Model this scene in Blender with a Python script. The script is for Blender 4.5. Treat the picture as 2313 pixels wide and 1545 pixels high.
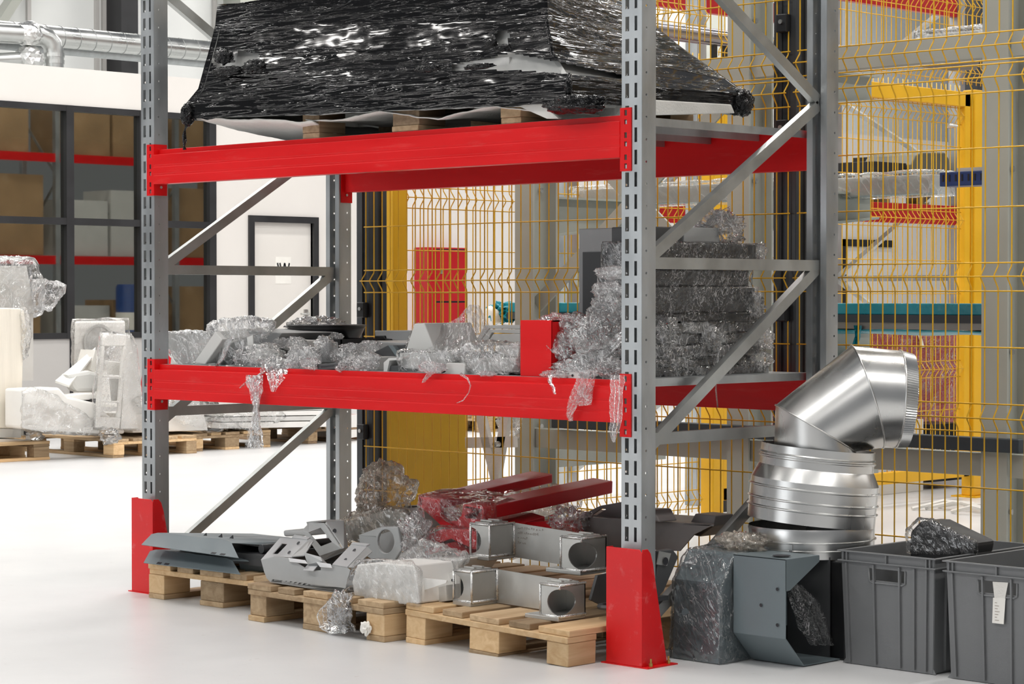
import bpy, bmesh, math, random
import numpy as np
from mathutils import Vector, Matrix, noise

for o in list(bpy.data.objects):
    bpy.data.objects.remove(o, do_unlink=True)
SC = bpy.context.scene
COL = SC.collection
random.seed(7)

# ------------------------------------------------------------------ camera
FPX, PITCH, YAW = 5194.3, -.0195, -.7796          # focal length in pixels of a 2313 x 1545 frame
CAM = Vector((7.8536, -5.8337, 1.2389))
FW = Vector((math.sin(YAW)*math.cos(PITCH), math.cos(YAW)*math.cos(PITCH), math.sin(PITCH)))
RT = Vector((math.cos(YAW), -math.sin(YAW), 0))
UP = RT.cross(FW)
cd = bpy.data.cameras.new('camera')
cd.sensor_fit = 'HORIZONTAL'; cd.sensor_width = 36.0; cd.lens = 36.0*FPX/2313.0
cd.clip_start = .1; cd.clip_end = 200
cam = bpy.data.objects.new('camera', cd); COL.objects.link(cam)
cam.matrix_world = Matrix(((RT.x, UP.x, -FW.x, CAM.x), (RT.y, UP.y, -FW.y, CAM.y), (RT.z, UP.z, -FW.z, CAM.z), (0, 0, 0, 1)))
SC.camera = cam

# ------------------------------------------------------------------ world and hall lights
w = bpy.data.worlds.new('hall_daylight'); SC.world = w; w.use_nodes = True
bg = w.node_tree.nodes['Background']
bg.inputs['Color'].default_value = (.93, .96, 1.0, 1); bg.inputs['Strength'].default_value = .22

def area(name, loc, target, sx, sy, power, col=(1, 1, 1)):
    l = bpy.data.lights.new(name, 'AREA'); l.shape = 'RECTANGLE'; l.size = sx; l.size_y = sy; l.energy = power; l.color = col
    o = bpy.data.objects.new(name, l); COL.objects.link(o)
    o.location = loc
    o.rotation_euler = (Vector(target)-Vector(loc)).to_track_quat('-Z', 'Y').to_euler()
    return o
# rows of ceiling lamps, 8 m above the floor
for x in (-16, -9, -3, 3, 9):
    for y in (-7, -1, 5, 11, 18)+((26,) if x < -12 else ()):
        area('ceiling_lamp', (x, y, 8.2), (x, y, 0), .5, 3.2, 205 if x > -12 else 130 if y < 15 else 430, (1, .97, .93))  # far row added and strengthened to brighten the far wall
# unseen fill light added on the aisle side, standing for daylight from there
area('aisle_fill', (-3.5, -15, 3.4), (1, 0, .6), 9, 5, 430, (.95, .98, 1))
for x, y in ((-6, 2), (-6, 7.5), (-1.5, 3.5)): area('ceiling_lamp', (x, y, 8.2), (x, y, 0), .6, 4, 190, (1, .98, .95))  # extra lamps added to brighten the floor at left

SC.view_settings.view_transform = 'Standard'
SC.view_settings.look = 'None'
SC.view_settings.gamma = 1
SC.view_settings.use_curve_mapping = False
SC.view_settings.exposure = -0.18
SC.cycles.transparent_max_bounces = 24
SC.cycles.max_bounces = 10
SC.cycles.sample_clamp_indirect = 6

# ------------------------------------------------------------------ helpers: pixel of the photograph + one known coordinate -> point
def ray(x, y): return FW + RT*((x-1156.5)/FPX) - UP*((y-772.5)/FPX)
def aX(x, y, v): d = ray(x, y); return CAM + d*((v-CAM.x)/d.x)
def aY(x, y, v): d = ray(x, y); return CAM + d*((v-CAM.y)/d.y)
def aZ(x, y, v): d = ray(x, y); return CAM + d*((v-CAM.z)/d.z)
def aP(x, y, p0, n):
    d = ray(x, y); return CAM + d*((Vector(p0)-CAM).dot(n)/d.dot(n))
def topx(p):
    d = Vector(p)-CAM; z = d.dot(FW); return 1156.5+FPX*d.dot(RT)/z, 772.5-FPX*d.dot(UP)/z

# ------------------------------------------------------------------ materials
MATS = {}
def newmat(name):
    m = bpy.data.materials.new(name); m.use_nodes = True
    nt = m.node_tree; b = nt.nodes['Principled BSDF']
    MATS[name] = m
    return m, nt, b
def nd(nt, t, **kw):
    n = nt.nodes.new(t)
    for k, v in kw.items(): setattr(n, k, v)
    return n
def ramp(nt, stops):
    r = nd(nt, 'ShaderNodeValToRGB'); e = r.color_ramp.elements
    while len(e) < len(stops): e.new(.5)
    for i, (p, c) in enumerate(stops): e[i].position = p; e[i].color = (*c, 1)
    return r
def mat(name, col, rough=.5, metal=0, var=.08, scale=6, stretch=(1, 1, 1), bump=0, bscale=60, spec=.5, dirt=None, dscale=2.5, damt=.6, rvar=.1, coat=0):
    """painted / metal / plastic surface: base colour with a soft mottling, optional dirt or scratches, optional fine relief"""
    m, nt, b = newmat(name)
    tc = nd(nt, 'ShaderNodeTexCoord'); mp = nd(nt, 'ShaderNodeMapping'); mp.inputs['Scale'].default_value = stretch
    nt.links.new(tc.outputs['Object'], mp.inputs[0])
    n = nd(nt, 'ShaderNodeTexNoise'); n.inputs['Scale'].default_value = scale; n.inputs['Detail'].default_value = 6
    nt.links.new(mp.outputs[0], n.inputs['Vector'])
    c = Vector(col)
    lo = tuple(max(0, x*(1-var)) for x in c); hi = tuple(min(1, x*(1+var)) for x in c)
    r = ramp(nt, [(.3, lo), (.7, hi)]); nt.links.new(n.outputs['Fac'], r.inputs[0])
    out = r.outputs[0]
    if dirt:
        n2 = nd(nt, 'ShaderNodeTexNoise'); n2.inputs['Scale'].default_value = dscale; n2.inputs['Detail'].default_value = 9; n2.inputs['Roughness'].default_value = .7
        nt.links.new(mp.outputs[0], n2.inputs['Vector'])
        r2 = ramp(nt, [(.56, (0, 0, 0)), (.74, (damt,)*3)]); nt.links.new(n2.outputs['Fac'], r2.inputs[0])
        mx = nd(nt, 'ShaderNodeMixRGB'); nt.links.new(r2.outputs[0], mx.inputs[0]); nt.links.new(out, mx.inputs[1]); mx.inputs[2].default_value = (*dirt, 1)
        out = mx.outputs[0]
    nt.links.new(out, b.inputs['Base Color'])
    b.inputs['Metallic'].default_value = metal
    mr = nd(nt, 'ShaderNodeMapRange'); nt.links.new(n.outputs['Fac'], mr.inputs[0]); mr.inputs[1].default_value = .3; mr.inputs[2].default_value = .7
    mr.inputs[3].default_value = max(.02, rough-rvar); mr.inputs[4].default_value = min(1, rough+rvar); nt.links.new(mr.outputs[0], b.inputs['Roughness'])
    b.inputs['Specular IOR Level'].default_value = spec
    b.inputs['Coat Weight'].default_value = coat
    if bump:
        n3 = nd(nt, 'ShaderNodeTexNoise'); n3.inputs['Scale'].default_value = bscale; n3.inputs['Detail'].default_value = 4
        nt.links.new(mp.outputs[0], n3.inputs['Vector'])
        bp = nd(nt, 'ShaderNodeBump'); bp.inputs['Strength'].default_value = bump; bp.inputs['Distance'].default_value = .01
        nt.links.new(n3.outputs['Fac'], bp.inputs['Height']); nt.links.new(bp.outputs[0], b.inputs['Normal'])
    return m

mat('galv', (.46, .48, .49), .38, .75, .16, 9, (1, 1, .35), dirt=(.62, .63, .63), dscale=7, damt=.35)
mat('galv_dark', (.33, .34, .34), .42, .7, .15, 9)
mat('galv_brace', (.42, .43, .42), .4, .75, .15, 8, dirt=(.3, .29, .25), dscale=5, damt=.3)
mat('beam_red', (.70, .004, .006), .4, 0, .07, 4, (.4, 1, 3), dirt=(.82, .22, .2), dscale=11, damt=.16, spec=.25)
mat('guard_red', (.68, .005, .008), .4, 0, .07, 5, dirt=(.85, .40, .38), dscale=11, damt=.4)
mat('part_red', (.60, .008, .016), .36, 0, .1, 5)
mat('cab_red', (.42, .006, .010), .35, 0, .05, 3)
mat('fence_yellow', (.72, .40, .01), .4, 0, .06, 8)
mat('post_yellow', (.78, .42, .006), .42, 0, .06, 5)
mat('sheet_yellow', (.62, .36, .015), .5, 0, .1, 3)
mat('post_dark', (.055, .058, .062), .4, .3, .1, 5)
mat('black_plastic', (.012, .012, .013), .4, 0, .1, 8)
mat('steel_grey', (.40, .41, .37), .5, 0, .05, 3, dirt=(.3, .3, .28), dscale=4, damt=.2)
mat('wall_white', (.75, .72, .685), .6, 0, .02, 1.2)
mat('wall_far', (.72, .73, .72), .6, 0, .03, 1.0)
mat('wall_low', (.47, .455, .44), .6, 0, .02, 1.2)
mat('frame_dark', (.018, .018, .02), .45, 0, .1, 4)
mat('door_white', (.76, .73, .69), .45, 0, .02, 1.5)
mat('bolt', (.6, .6, .58), .3, .9, .1, 20)
mat('brass', (.5, .38, .12), .35, .9, .1, 20)
mat('crate_grey', (.17, .175, .18), .42, 0, .08, 5, bump=.06, bscale=300)
mat('sheet_slate', (.15, .185, .20), .5, 0, .06, 4, bump=.05, bscale=500)
mat('sheet_dark', (.06, .062, .065), .45, 0, .1, 4)
mat('alu_raw', (.52, .52, .50), .36, .75, .16, 5, dirt=(.4, .39, .36), dscale=6, damt=.3)
mat('alu_weld', (.74, .74, .73), .3, .8, .15, 60, bump=.25, bscale=180)
mat('part_grey', (.40, .41, .41), .48, 0, .06, 6, dirt=(.55, .55, .54), dscale=6, damt=.3)
mat('part_silver', (.47, .48, .49), .45, .3, .06, 6)
mat('part_white', (.82, .81, .78), .4, 0, .03, 4)
mat('part_light', (.62, .62, .60), .45, 0, .04, 5)
mat('foam_white', (.74, .72, .68), .7, 0, .05, 8, bump=.2, bscale=120)
mat('cream_wrap', (.78, .73, .64), .35, 0, .07, 3, (1, 6, .4), bump=.2, bscale=30)
mat('paper', (.85, .83, .78), .6, 0, .04, 8)
mat('duct_metal', (.70, .70, .69), .27, 1, .06, 4, (1, 1, .3), bump=.02, bscale=14)
mat('duct_far', (.62, .63, .62), .3, 1, .08, 3)
mat('foil', (.78, .78, .77), .34, 1, .05, 20, bump=.9, bscale=22)
mat('teal', (.01, .26, .34), .3, 0, .12, 6, bump=.2, bscale=20)
mat('blue', (.02, .06, .22), .4, 0, .1, 6)
mat('pipe_dark', (.28, .28, .32), .25, .8, .1, 4)
mat('belt_dark', (.03, .04, .05), .5, 0, .2, 5)
mat('cardboard', (.38, .24, .12), .8, 0, .15, 2, dirt=(.55, .42, .28), dscale=2, damt=.5)
mat('ply_brown', (.26, .15, .07), .6, 0, .15, 4)
mat('blue_print', (.05, .32, .72), .5)
mat('ink', (.02, .02, .025), .6)
mat('faint_ink', (.28, .22, .18), .6)
mat('foam_green', (.40, .42, .34), .8, 0, .06, 10, bump=.2, bscale=150)
mat('red_wrap', (.52, .02, .03), .25, 0, .12, 3, (1, 1, 5), bump=.25, bscale=25)

def wood(name, c1, c2, rough=.75):
    m, nt, b = newmat(name)
    tc = nd(nt, 'ShaderNodeTexCoord'); mp = nd(nt, 'ShaderNodeMapping'); mp.inputs['Scale'].default_value = (1, .12, 1.4)
    oi = nd(nt, 'ShaderNodeObjectInfo'); ad = nd(nt, 'ShaderNodeVectorMath', operation='ADD')
    sc = nd(nt, 'ShaderNodeVectorMath', operation='SCALE'); sc.inputs['Scale'].default_value = 9
    cb = nd(nt, 'ShaderNodeCombineXYZ')
    for i in range(3): nt.links.new(oi.outputs['Random'], cb.inputs[i])
    nt.links.new(cb.outputs[0], sc.inputs[0]); nt.links.new(tc.outputs['Object'], ad.inputs[0]); nt.links.new(sc.outputs[0], ad.inputs[1])
    nt.links.new(ad.outputs[0], mp.inputs[0])
    n = nd(nt, 'ShaderNodeTexNoise'); n.inputs['Scale'].default_value = 28; n.inputs['Detail'].default_value = 5; n.inputs['Distortion'].default_value = .8
    nt.links.new(mp.outputs[0], n.inputs['Vector'])
    r = ramp(nt, [(.3, c1), (.7, c2)]); nt.links.new(n.outputs['Fac'], r.inputs[0])
    hs = nd(nt, 'ShaderNodeHueSaturation'); mr = nd(nt, 'ShaderNodeMapRange'); mr.inputs[3].default_value = .62; mr.inputs[4].default_value = 1.18
    nt.links.new(oi.outputs['Random'], mr.inputs[0]); nt.links.new(mr.outputs[0], hs.inputs['Value']); nt.links.new(r.outputs[0], hs.inputs['Color'])
    nt.links.new(hs.outputs[0], b.inputs['Base Color']); b.inputs['Roughness'].default_value = rough
    bp = nd(nt, 'ShaderNodeBump'); bp.inputs['Strength'].default_value = .25; bp.inputs['Distance'].default_value = .004
    nt.links.new(n.outputs['Fac'], bp.inputs['Height']); nt.links.new(bp.outputs[0], b.inputs['Normal'])
    return m
mat('trough_steel', (.15, .135, .13), .42, .3, .12, 5)
mat('olive', (.10, .095, .07), .5, 0, .1, 4)
wood('wood_new', (.62, .40, .20), (.78, .56, .32))
wood('wood_old', (.36, .24, .13), (.55, .40, .24))
wood('wood_dark', (.22, .14, .08), (.40, .28, .17))

def film(name, tint=(.985, .985, .985), solid=.05, crease=.75, glint=.05, rough=.1, streak=(1, 1, .22), bscale=30, bump=.5, white=(.93, .93, .93), line=.028, fres=1.4, patch=.0):
    """clear stretch film: see-through, thin milky creases, sharp glossy highlights"""
    m = bpy.data.materials.new(name); m.use_nodes = True; MATS[name] = m
    nt = m.node_tree; nt.nodes.clear()
    out = nd(nt, 'ShaderNodeOutputMaterial')
    tc = nd(nt, 'ShaderNodeTexCoord'); m0 = nd(nt, 'ShaderNodeMapping'); m0.inputs['Rotation'].default_value = (.5, .7, .4)
    nt.links.new(tc.outputs['Object'], m0.inputs[0])
    mp = nd(nt, 'ShaderNodeMapping'); mp.inputs['Scale'].default_value = streak
    nt.links.new(m0.outputs[0], mp.inputs[0])
    def ridge(sc, det, dist):
        n = nd(nt, 'ShaderNodeTexNoise'); n.inputs['Scale'].default_value = sc; n.inputs['Detail'].default_value = det; n.inputs['Distortion'].default_value = dist
        nt.links.new(mp.outputs[0], n.inputs['Vector'])
        a = nd(nt, 'ShaderNodeMath', operation='SUBTRACT'); nt.links.new(n.outputs['Fac'], a.inputs[0]); a.inputs[1].default_value = .5
        b = nd(nt, 'ShaderNodeMath', operation='ABSOLUTE'); nt.links.new(a.outputs[0], b.inputs[0])
        return n, b
    n1, r1 = ridge(bscale, 3, .8); n2, r2 = ridge(bscale*2.3, 2, .5)
    mn = nd(nt, 'ShaderNodeMath', operation='MINIMUM'); nt.links.new(r1.outputs[0], mn.inputs[0]); nt.links.new(r2.outputs[0], mn.inputs[1])
    n3 = nd(nt, 'ShaderNodeTexNoise'); n3.inputs['Scale'].default_value = bscale*.35; n3.inputs['Detail'].default_value = 2; nt.links.new(mp.outputs[0], n3.inputs['Vector'])
    r = ramp(nt, [(0, (crease,)*3), (line, (solid,)*3)]); nt.links.new(mn.outputs[0], r.inputs[0])  # milky crease lines, their white partly standing in for highlight streaks
    pr = ramp(nt, [(.38, (.25,)*3), (.62, (1,)*3)]); nt.links.new(n3.outputs['Fac'], pr.inputs[0])
    mf = nd(nt, 'ShaderNodeMath', operation='MULTIPLY'); nt.links.new(r.outputs[0], mf.inputs[0]); nt.links.new(pr.outputs[0], mf.inputs[1])
    if patch:
        pt = ramp(nt, [(.5, (0,)*3), (.72, (patch,)*3)]); nt.links.new(n3.outputs['Fac'], pt.inputs[0])
        mx_ = nd(nt, 'ShaderNodeMath', operation='ADD'); nt.links.new(mf.outputs[0], mx_.inputs[0]); nt.links.new(pt.outputs[0], mx_.inputs[1]); mx_.use_clamp = True; mf = mx_
    ad0 = nd(nt, 'ShaderNodeMath', operation='ADD'); nt.links.new(r1.outputs[0], ad0.inputs[0]); nt.links.new(n2.outputs['Fac'], ad0.inputs[1])
    bp = nd(nt, 'ShaderNodeBump'); bp.inputs['Strength'].default_value = bump; bp.inputs['Distance'].default_value = .02
    nt.links.new(ad0.outputs[0], bp.inputs['Height'])
    tr = nd(nt, 'ShaderNodeBsdfTransparent'); tr.inputs[0].default_value = (*tint, 1)
    gl = nd(nt, 'ShaderNodeBsdfGlossy'); gl.inputs['Roughness'].default_value = rough; gl.inputs['Color'].default_value = (1, 1, 1, 1)
    df = nd(nt, 'ShaderNodeBsdfDiffuse'); df.inputs['Color'].default_value = (*white, 1)
    tl = nd(nt, 'ShaderNodeBsdfTranslucent'); tl.inputs['Color'].default_value = (*white, 1)
    nt.links.new(bp.outputs[0], gl.inputs['Normal'])
    mk = nd(nt, 'ShaderNodeMixShader'); mk.inputs[0].default_value = .45
    nt.links.new(df.outputs[0], mk.inputs[1]); nt.links.new(tl.outputs[0], mk.inputs[2])
    m1 = nd(nt, 'ShaderNodeMixShader'); nt.links.new(mf.outputs[0], m1.inputs[0]); nt.links.new(tr.outputs[0], m1.inputs[1]); nt.links.new(mk.outputs[0], m1.inputs[2])
    fr = nd(nt, 'ShaderNodeFresnel'); fr.inputs['IOR'].default_value = fres; nt.links.new(bp.outputs[0], fr.inputs['Normal'])
    sc_ = nd(nt, 'ShaderNodeMath', operation='MULTIPLY_ADD'); sc_.use_clamp = True; nt.links.new(fr.outputs[0], sc_.inputs[0]); sc_.inputs[1].default_value = .8; sc_.inputs[2].default_value = glint
    m2 = nd(nt, 'ShaderNodeMixShader'); nt.links.new(sc_.outputs[0], m2.inputs[0]); nt.links.new(m1.outputs[0], m2.inputs[1]); nt.links.new(gl.outputs[0], m2.inputs[2])
    nt.links.new(m2.outputs[0], out.inputs[0])
    return m
film('film', solid=.07, glint=.09, crease=.95, bscale=17, bump=.8, rough=.07, patch=.26)
film('film_tight', solid=.05, glint=.05, bscale=30, streak=(1, 1, .1), crease=.9, line=.022, rough=.07)
film('film_box', solid=.04, glint=.05, bscale=20, streak=(1, 1, .07), crease=.7, line=.009, rough=.06, bump=.35)
film('film_milky', solid=.3, glint=.08, crease=.8)
film('film_far', solid=.06, glint=.06, bscale=7, bump=.5, crease=.7, line=.02)
film('film_brown', tint=(.96, .93, .88), solid=.14, glint=.08, white=(.82, .75, .66), crease=.75, bscale=14, patch=.25)

def black_film(name, streak, bscale=5, line=.05, dist=.02):
    """taut black film: flat glossy fields between sharp drawn creases"""
    m, nt, b = newmat(name)
    tc = nd(nt, 'ShaderNodeTexCoord'); mp = nd(nt, 'ShaderNodeMapping'); mp.inputs['Scale'].default_value = streak
    nt.links.new(tc.outputs['Object'], mp.inputs[0]); prev = None
    for sc, ds in ((bscale, .6), (bscale*2.7, 1.2)):
        n = nd(nt, 'ShaderNodeTexNoise'); n.inputs['Scale'].default_value = sc; n.inputs['Detail'].default_value = 3; n.inputs['Distortion'].default_value = ds
        nt.links.new(mp.outputs[0], n.inputs['Vector'])
        a = nd(nt, 'ShaderNodeMath', operation='SUBTRACT'); nt.links.new(n.outputs['Fac'], a.inputs[0]); a.inputs[1].default_value = .5
        c = nd(nt, 'ShaderNodeMath', operation='ABSOLUTE'); nt.links.new(a.outputs[0], c.inputs[0])
        r = ramp(nt, [(0, (1,)*3), (line, (0,)*3)]); r.color_ramp.interpolation = 'EASE'; nt.links.new(c.outputs[0], r.inputs[0])
        if prev is None: prev = r
        else:
            ad = nd(nt, 'ShaderNodeMath', operation='ADD'); nt.links.new(prev.outputs[0], ad.inputs[0]); nt.links.new(r.outputs[0], ad.inputs[1]); prev = ad
    bp = nd(nt, 'ShaderNodeBump'); bp.inputs['Strength'].default_value = .5; bp.inputs['Distance'].default_value = dist
    nt.links.new(prev.outputs[0], bp.inputs['Height']); nt.links.new(bp.outputs[0], b.inputs['Normal'])
    b.inputs['Base Color'].default_value = (.004, .004, .0045, 1); b.inputs['Roughness'].default_value = .07
    b.inputs['Specular IOR Level'].default_value = .32
    return m
black_film('black_film', (.35, .35, 5), 4, .04, .006)
black_film('black_film_small', (3, 3, 3), 6, .06, .01)

def floor_mat():
    m, nt, b = newmat('floor_epoxy')
    tc = nd(nt, 'ShaderNodeTexCoord')
    n = nd(nt, 'ShaderNodeTexNoise'); n.inputs['Scale'].default_value = .9; n.inputs['Detail'].default_value = 8; n.inputs['Roughness'].default_value = .65
    nt.links.new(tc.outputs['Object'], n.inputs['Vector'])
    r = ramp(nt, [(.3, (.60, .605, .61)), (.7, (.69, .69, .69))]); nt.links.new(n.outputs['Fac'], r.inputs[0])
    n2 = nd(nt, 'ShaderNodeTexNoise'); n2.inputs['Scale'].default_value = 26; n2.inputs['Detail'].default_value = 3
    nt.links.new(tc.outputs['Object'], n2.inputs['Vector'])
    r2 = ramp(nt, [(.70, (0, 0, 0)), (.78, (.35, .35, .35))]); nt.links.new(n2.outputs['Fac'], r2.inputs[0])
    mx = nd(nt, 'ShaderNodeMixRGB'); nt.links.new(r2.outputs[0], mx.inputs[0]); nt.links.new(r.outputs[0], mx.inputs[1]); mx.inputs[2].default_value = (.42, .38, .34, 1)
    nt.links.new(mx.outputs[0], b.inputs['Base Color'])
    b.inputs['Roughness'].default_value = .34; b.inputs['Specular IOR Level'].default_value = .4
    bp = nd(nt, 'ShaderNodeBump'); bp.inputs['Strength'].default_value = .04; bp.inputs['Distance'].default_value = .02
    nt.links.new(n.outputs['Fac'], bp.inputs['Height']); nt.links.new(bp.outputs[0], b.inputs['Normal'])
floor_mat()

def glass_mat():
    m = bpy.data.materials.new('window_glass'); m.use_nodes = True; MATS['window_glass'] = m
    nt = m.node_tree; nt.nodes.clear(); out = nd(nt, 'ShaderNodeOutputMaterial')
    tr = nd(nt, 'ShaderNodeBsdfTransparent'); tr.inputs[0].default_value = (.5, .52, .48, 1)
    gl = nd(nt, 'ShaderNodeBsdfGlossy'); gl.inputs['Roughness'].default_value = .015; gl.inputs['Color'].default_value = (.95, .95, .88, 1)
    fr = nd(nt, 'ShaderNodeFresnel'); fr.inputs['IOR'].default_value = 1.5
    ad = nd(nt, 'ShaderNodeMath', operation='ADD'); nt.links.new(fr.outputs[0], ad.inputs[0]); ad.inputs[1].default_value = .3
    mx = nd(nt, 'ShaderNodeMixShader'); nt.links.new(ad.outputs[0], mx.inputs[0]); nt.links.new(tr.outputs[0], mx.inputs[1]); nt.links.new(gl.outputs[0], mx.inputs[2])
    nt.links.new(mx.outputs[0], out.inputs[0])
glass_mat()

# ------------------------------------------------------------------ mesh builder
class MB:
    def __init__(s): s.v = []; s.f = []
    def add(s, vs, fs):
        k = len(s.v); s.v += [tuple(v) for v in vs]; s.f += [tuple(i+k for i in f) for f in fs]; return s
    def box(s, a, b, M=None):
        x0, y0, z0 = a; x1, y1, z1 = b
        vs = [Vector(p) for p in ((x0, y0, z0), (x1, y0, z0), (x1, y1, z0), (x0, y1, z0), (x0, y0, z1), (x1, y0, z1), (x1, y1, z1), (x0, y1, z1))]
        if M is not None: vs = [M @ v for v in vs]
        return s.add(vs, [(0, 3, 2, 1), (4, 5, 6, 7), (0, 1, 5, 4), (1, 2, 6, 5), (2, 3, 7, 6), (3, 0, 4, 7)])
    def ext(s, poly, vec):
        """a flat outline pushed along vec: a plate or bar with real thickness"""
        n = len(poly); vec = Vector(vec); P = [Vector(p) for p in poly]
        return s.add(P+[p+vec for p in P], [tuple(range(n)), tuple(range(2*n-1, n-1, -1))]+[(i+n, (i+1) % n+n, (i+1) % n, i) for i in range(n)])
    def bar(s, p, q, wdt, thk, up=(0, 0, 1)):
        p = Vector(p); q = Vector(q); d = (q-p).normalized(); u = Vector(up); u = (u-d*u.dot(d)).normalized(); t = d.cross(u)
        pl = [p+u*a*wdt/2+t*b*thk/2 for a, b in ((-1, -1), (1, -1), (1, 1), (-1, 1))]
        return s.ext(pl, q-p)
    def tube(s, path, r, n=8, cap=True, closed=False):
        P = [Vector(p) for p in path]; rings = []; m = len(P); prev = None
        for i, p in enumerate(P):
            if closed: d = P[(i+1) % m]-P[i-1]
            else: d = P[min(i+1, m-1)]-P[max(i-1, 0)]
            d.normalize()
            if prev is None:
                a = Vector((0, 0, 1)) if abs(d.z) < .9 else Vector((1, 0, 0)); u = (a-d*a.dot(d)).normalized()
            else: u = (prev-d*prev.dot(d)).normalized()
            prev = u; t = d.cross(u); rr = r[i] if isinstance(r, (list, tuple)) else r
            rings.append([p+(u*math.cos(2*math.pi*k/n)+t*math.sin(2*math.pi*k/n))*rr for k in range(n)])
        vs = [v for R in rings for v in R]; fs = []
        for i in range(m if closed else m-1):
            j = (i+1) % m
            for k in range(n): fs.append((i*n+k, i*n+(k+1) % n, j*n+(k+1) % n, j*n+k))
        if cap and not closed: fs += [tuple(range(n-1, -1, -1)), tuple(range((m-1)*n, m*n))]
        return s.add(vs, fs)
    def lathe(s, prof, n=48, M=None, cap=False):
        vs = []; fs = []; m = len(prof)
        for r, z in prof:
            for k in range(n):
                v = Vector((r*math.cos(2*math.pi*k/n), r*math.sin(2*math.pi*k/n), z)); vs.append(M @ v if M is not None else v)
        for i in range(m-1):
            for k in range(n): fs.append((i*n+k, i*n+(k+1) % n, (i+1)*n+(k+1) % n, (i+1)*n+k))
        if cap: fs += [tuple(range(n-1, -1, -1)), tuple(range((m-1)*n, m*n))]
        return s.add(vs, fs)
    def grid(s, fn, nu, nv, skip=None):
        vs = [fn(i/nu, j/nv) for j in range(nv+1) for i in range(nu+1)]; fs = []
        for j in range(nv):
            for i in range(nu):
                if skip and skip((i+.5)/nu, (j+.5)/nv): continue
                a = j*(nu+1)+i; fs.append((a, a+1, a+nu+2, a+nu+1))
        return s.add(vs, fs)
    def merge(s, o): return s.add(o.v, o.f)

def wloc(o):
    l = Vector((0, 0, 0))
    while o is not None: l += o.location; o = o.parent
    return l
def mesh(name, mb, mt, smooth=False):
    me = bpy.data.meshes.new(name); me.from_pydata([tuple(v) for v in mb.v], [], mb.f)
    me.materials.append(MATS[mt]); me.update()
    if smooth:
        for p in me.polygons: p.use_smooth = True
    return me
def tag(o, label=None, cat=None, group=None, kind=None):
    if label: o['label'] = label
    if cat: o['category'] = cat
    if group: o['group'] = group
    if kind: o['kind'] = kind
    return o
def build(name, mb, mt, parent=None, smooth=False, bevel=0, solid=0, label=None, cat=None, group=None, kind=None, subsurf=0, angle=None):
    """links ONE mesh object; vertices are world points, the origin goes to the parent's place or to the base of the thing"""
    if parent is not None: base = wloc(parent)
    else:
        xs = [v[0] for v in mb.v]; ys = [v[1] for v in mb.v]; zs = [v[2] for v in mb.v]
        base = Vector(((min(xs)+max(xs))/2, (min(ys)+max(ys))/2, min(zs)))
    me = bpy.data.meshes.new(name)
    me.from_pydata([(v[0]-base.x, v[1]-base.y, v[2]-base.z) for v in mb.v], [], mb.f)
    bm = bmesh.new(); bm.from_mesh(me); bmesh.ops.recalc_face_normals(bm, faces=bm.faces); bm.to_mesh(me); bm.free()
    me.materials.append(MATS[mt]); me.update()
    if smooth or mt.startswith(('film', 'black_film')):
        for p in me.polygons: p.use_smooth = True
        if angle: me.set_sharp_from_angle(angle=math.radians(angle))
    o = bpy.data.objects.new(name, me); COL.objects.link(o)
    if parent is not None: o.parent = parent
    else: o.location = base
    if solid:
        md = o.modifiers.new('thickness', 'SOLIDIFY'); md.thickness = solid; md.offset = 0
    if subsurf:
        md = o.modifiers.new('smooth', 'SUBSURF'); md.levels = subsurf; md.render_levels = subsurf
    if bevel:
        md = o.modifiers.new('edge', 'BEVEL'); md.width = bevel; md.segments = 2; md.limit_method = 'ANGLE'; md.angle_limit = math.radians(40)
    return tag(o, label, cat, group, kind)
def thing(name, label, cat, loc=(0, 0, 0), group=None, kind=None):
    o = bpy.data.objects.new(name, None); COL.objects.link(o); o.location = loc; o.empty_display_size = .1
    return tag(o, label, cat, group, kind)
def boxpart(name, a, b, mt, parent=None, **k): return build(name, MB().box(a, b), mt, parent, **k)
def copy_tree(o, parent=None):
    c = o.copy(); COL.objects.link(c)
    if parent is not None: c.parent = parent
    for ch in list(o.children): copy_tree(ch, c)
    return c

# crumpled stretch film around a set of points
def nz(p, s, seed): return noise.fractal(Vector(p)*s+Vector((seed*7.3, seed*3.1, seed*1.7)), 1.0, 2.0, 4)
def rid(p, s, seed): return abs(noise.noise(Vector(p)*s+Vector((seed*5.1, seed*2.3, seed*9.7))))
def wrap_hull(pts, off=.006, amp=.008, cuts=3, seed=1, scale=14):
    bm = bmesh.new()
    for p in pts: bm.verts.new(p)
    r = bmesh.ops.convex_hull(bm, input=bm.verts)
    for g in ('geom_interior', 'geom_unused'):
        vs = [e for e in r[g] if isinstance(e, bmesh.types.BMVert) and e.is_valid]
        if vs: bmesh.ops.delete(bm, geom=list(set(vs)), context='VERTS')
    for _ in range(cuts):
        L = sum(e.calc_length() for e in bm.edges)/max(1, len(bm.edges))
        es = [e for e in bm.edges if e.calc_length() > .012]
        if not es or len(bm.faces) > 9000: break
        bmesh.ops.subdivide_edges(bm, edges=es, cuts=1, use_grid_fill=True)
    bmesh.ops.triangulate(bm, faces=bm.faces)
    bm.normal_update()
    for v in bm.verts:
        a = nz(v.co, scale, seed)*amp+(.5-rid(v.co, scale*1.7, seed))*amp*1.6
        v.co += v.normal*(off+a)
    mb = MB(); bm.verts.index_update()
    mb.add([v.co.copy() for v in bm.verts], [tuple(v.index for v in f.verts) for f in bm.faces]); bm.free()
    return mb
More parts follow.
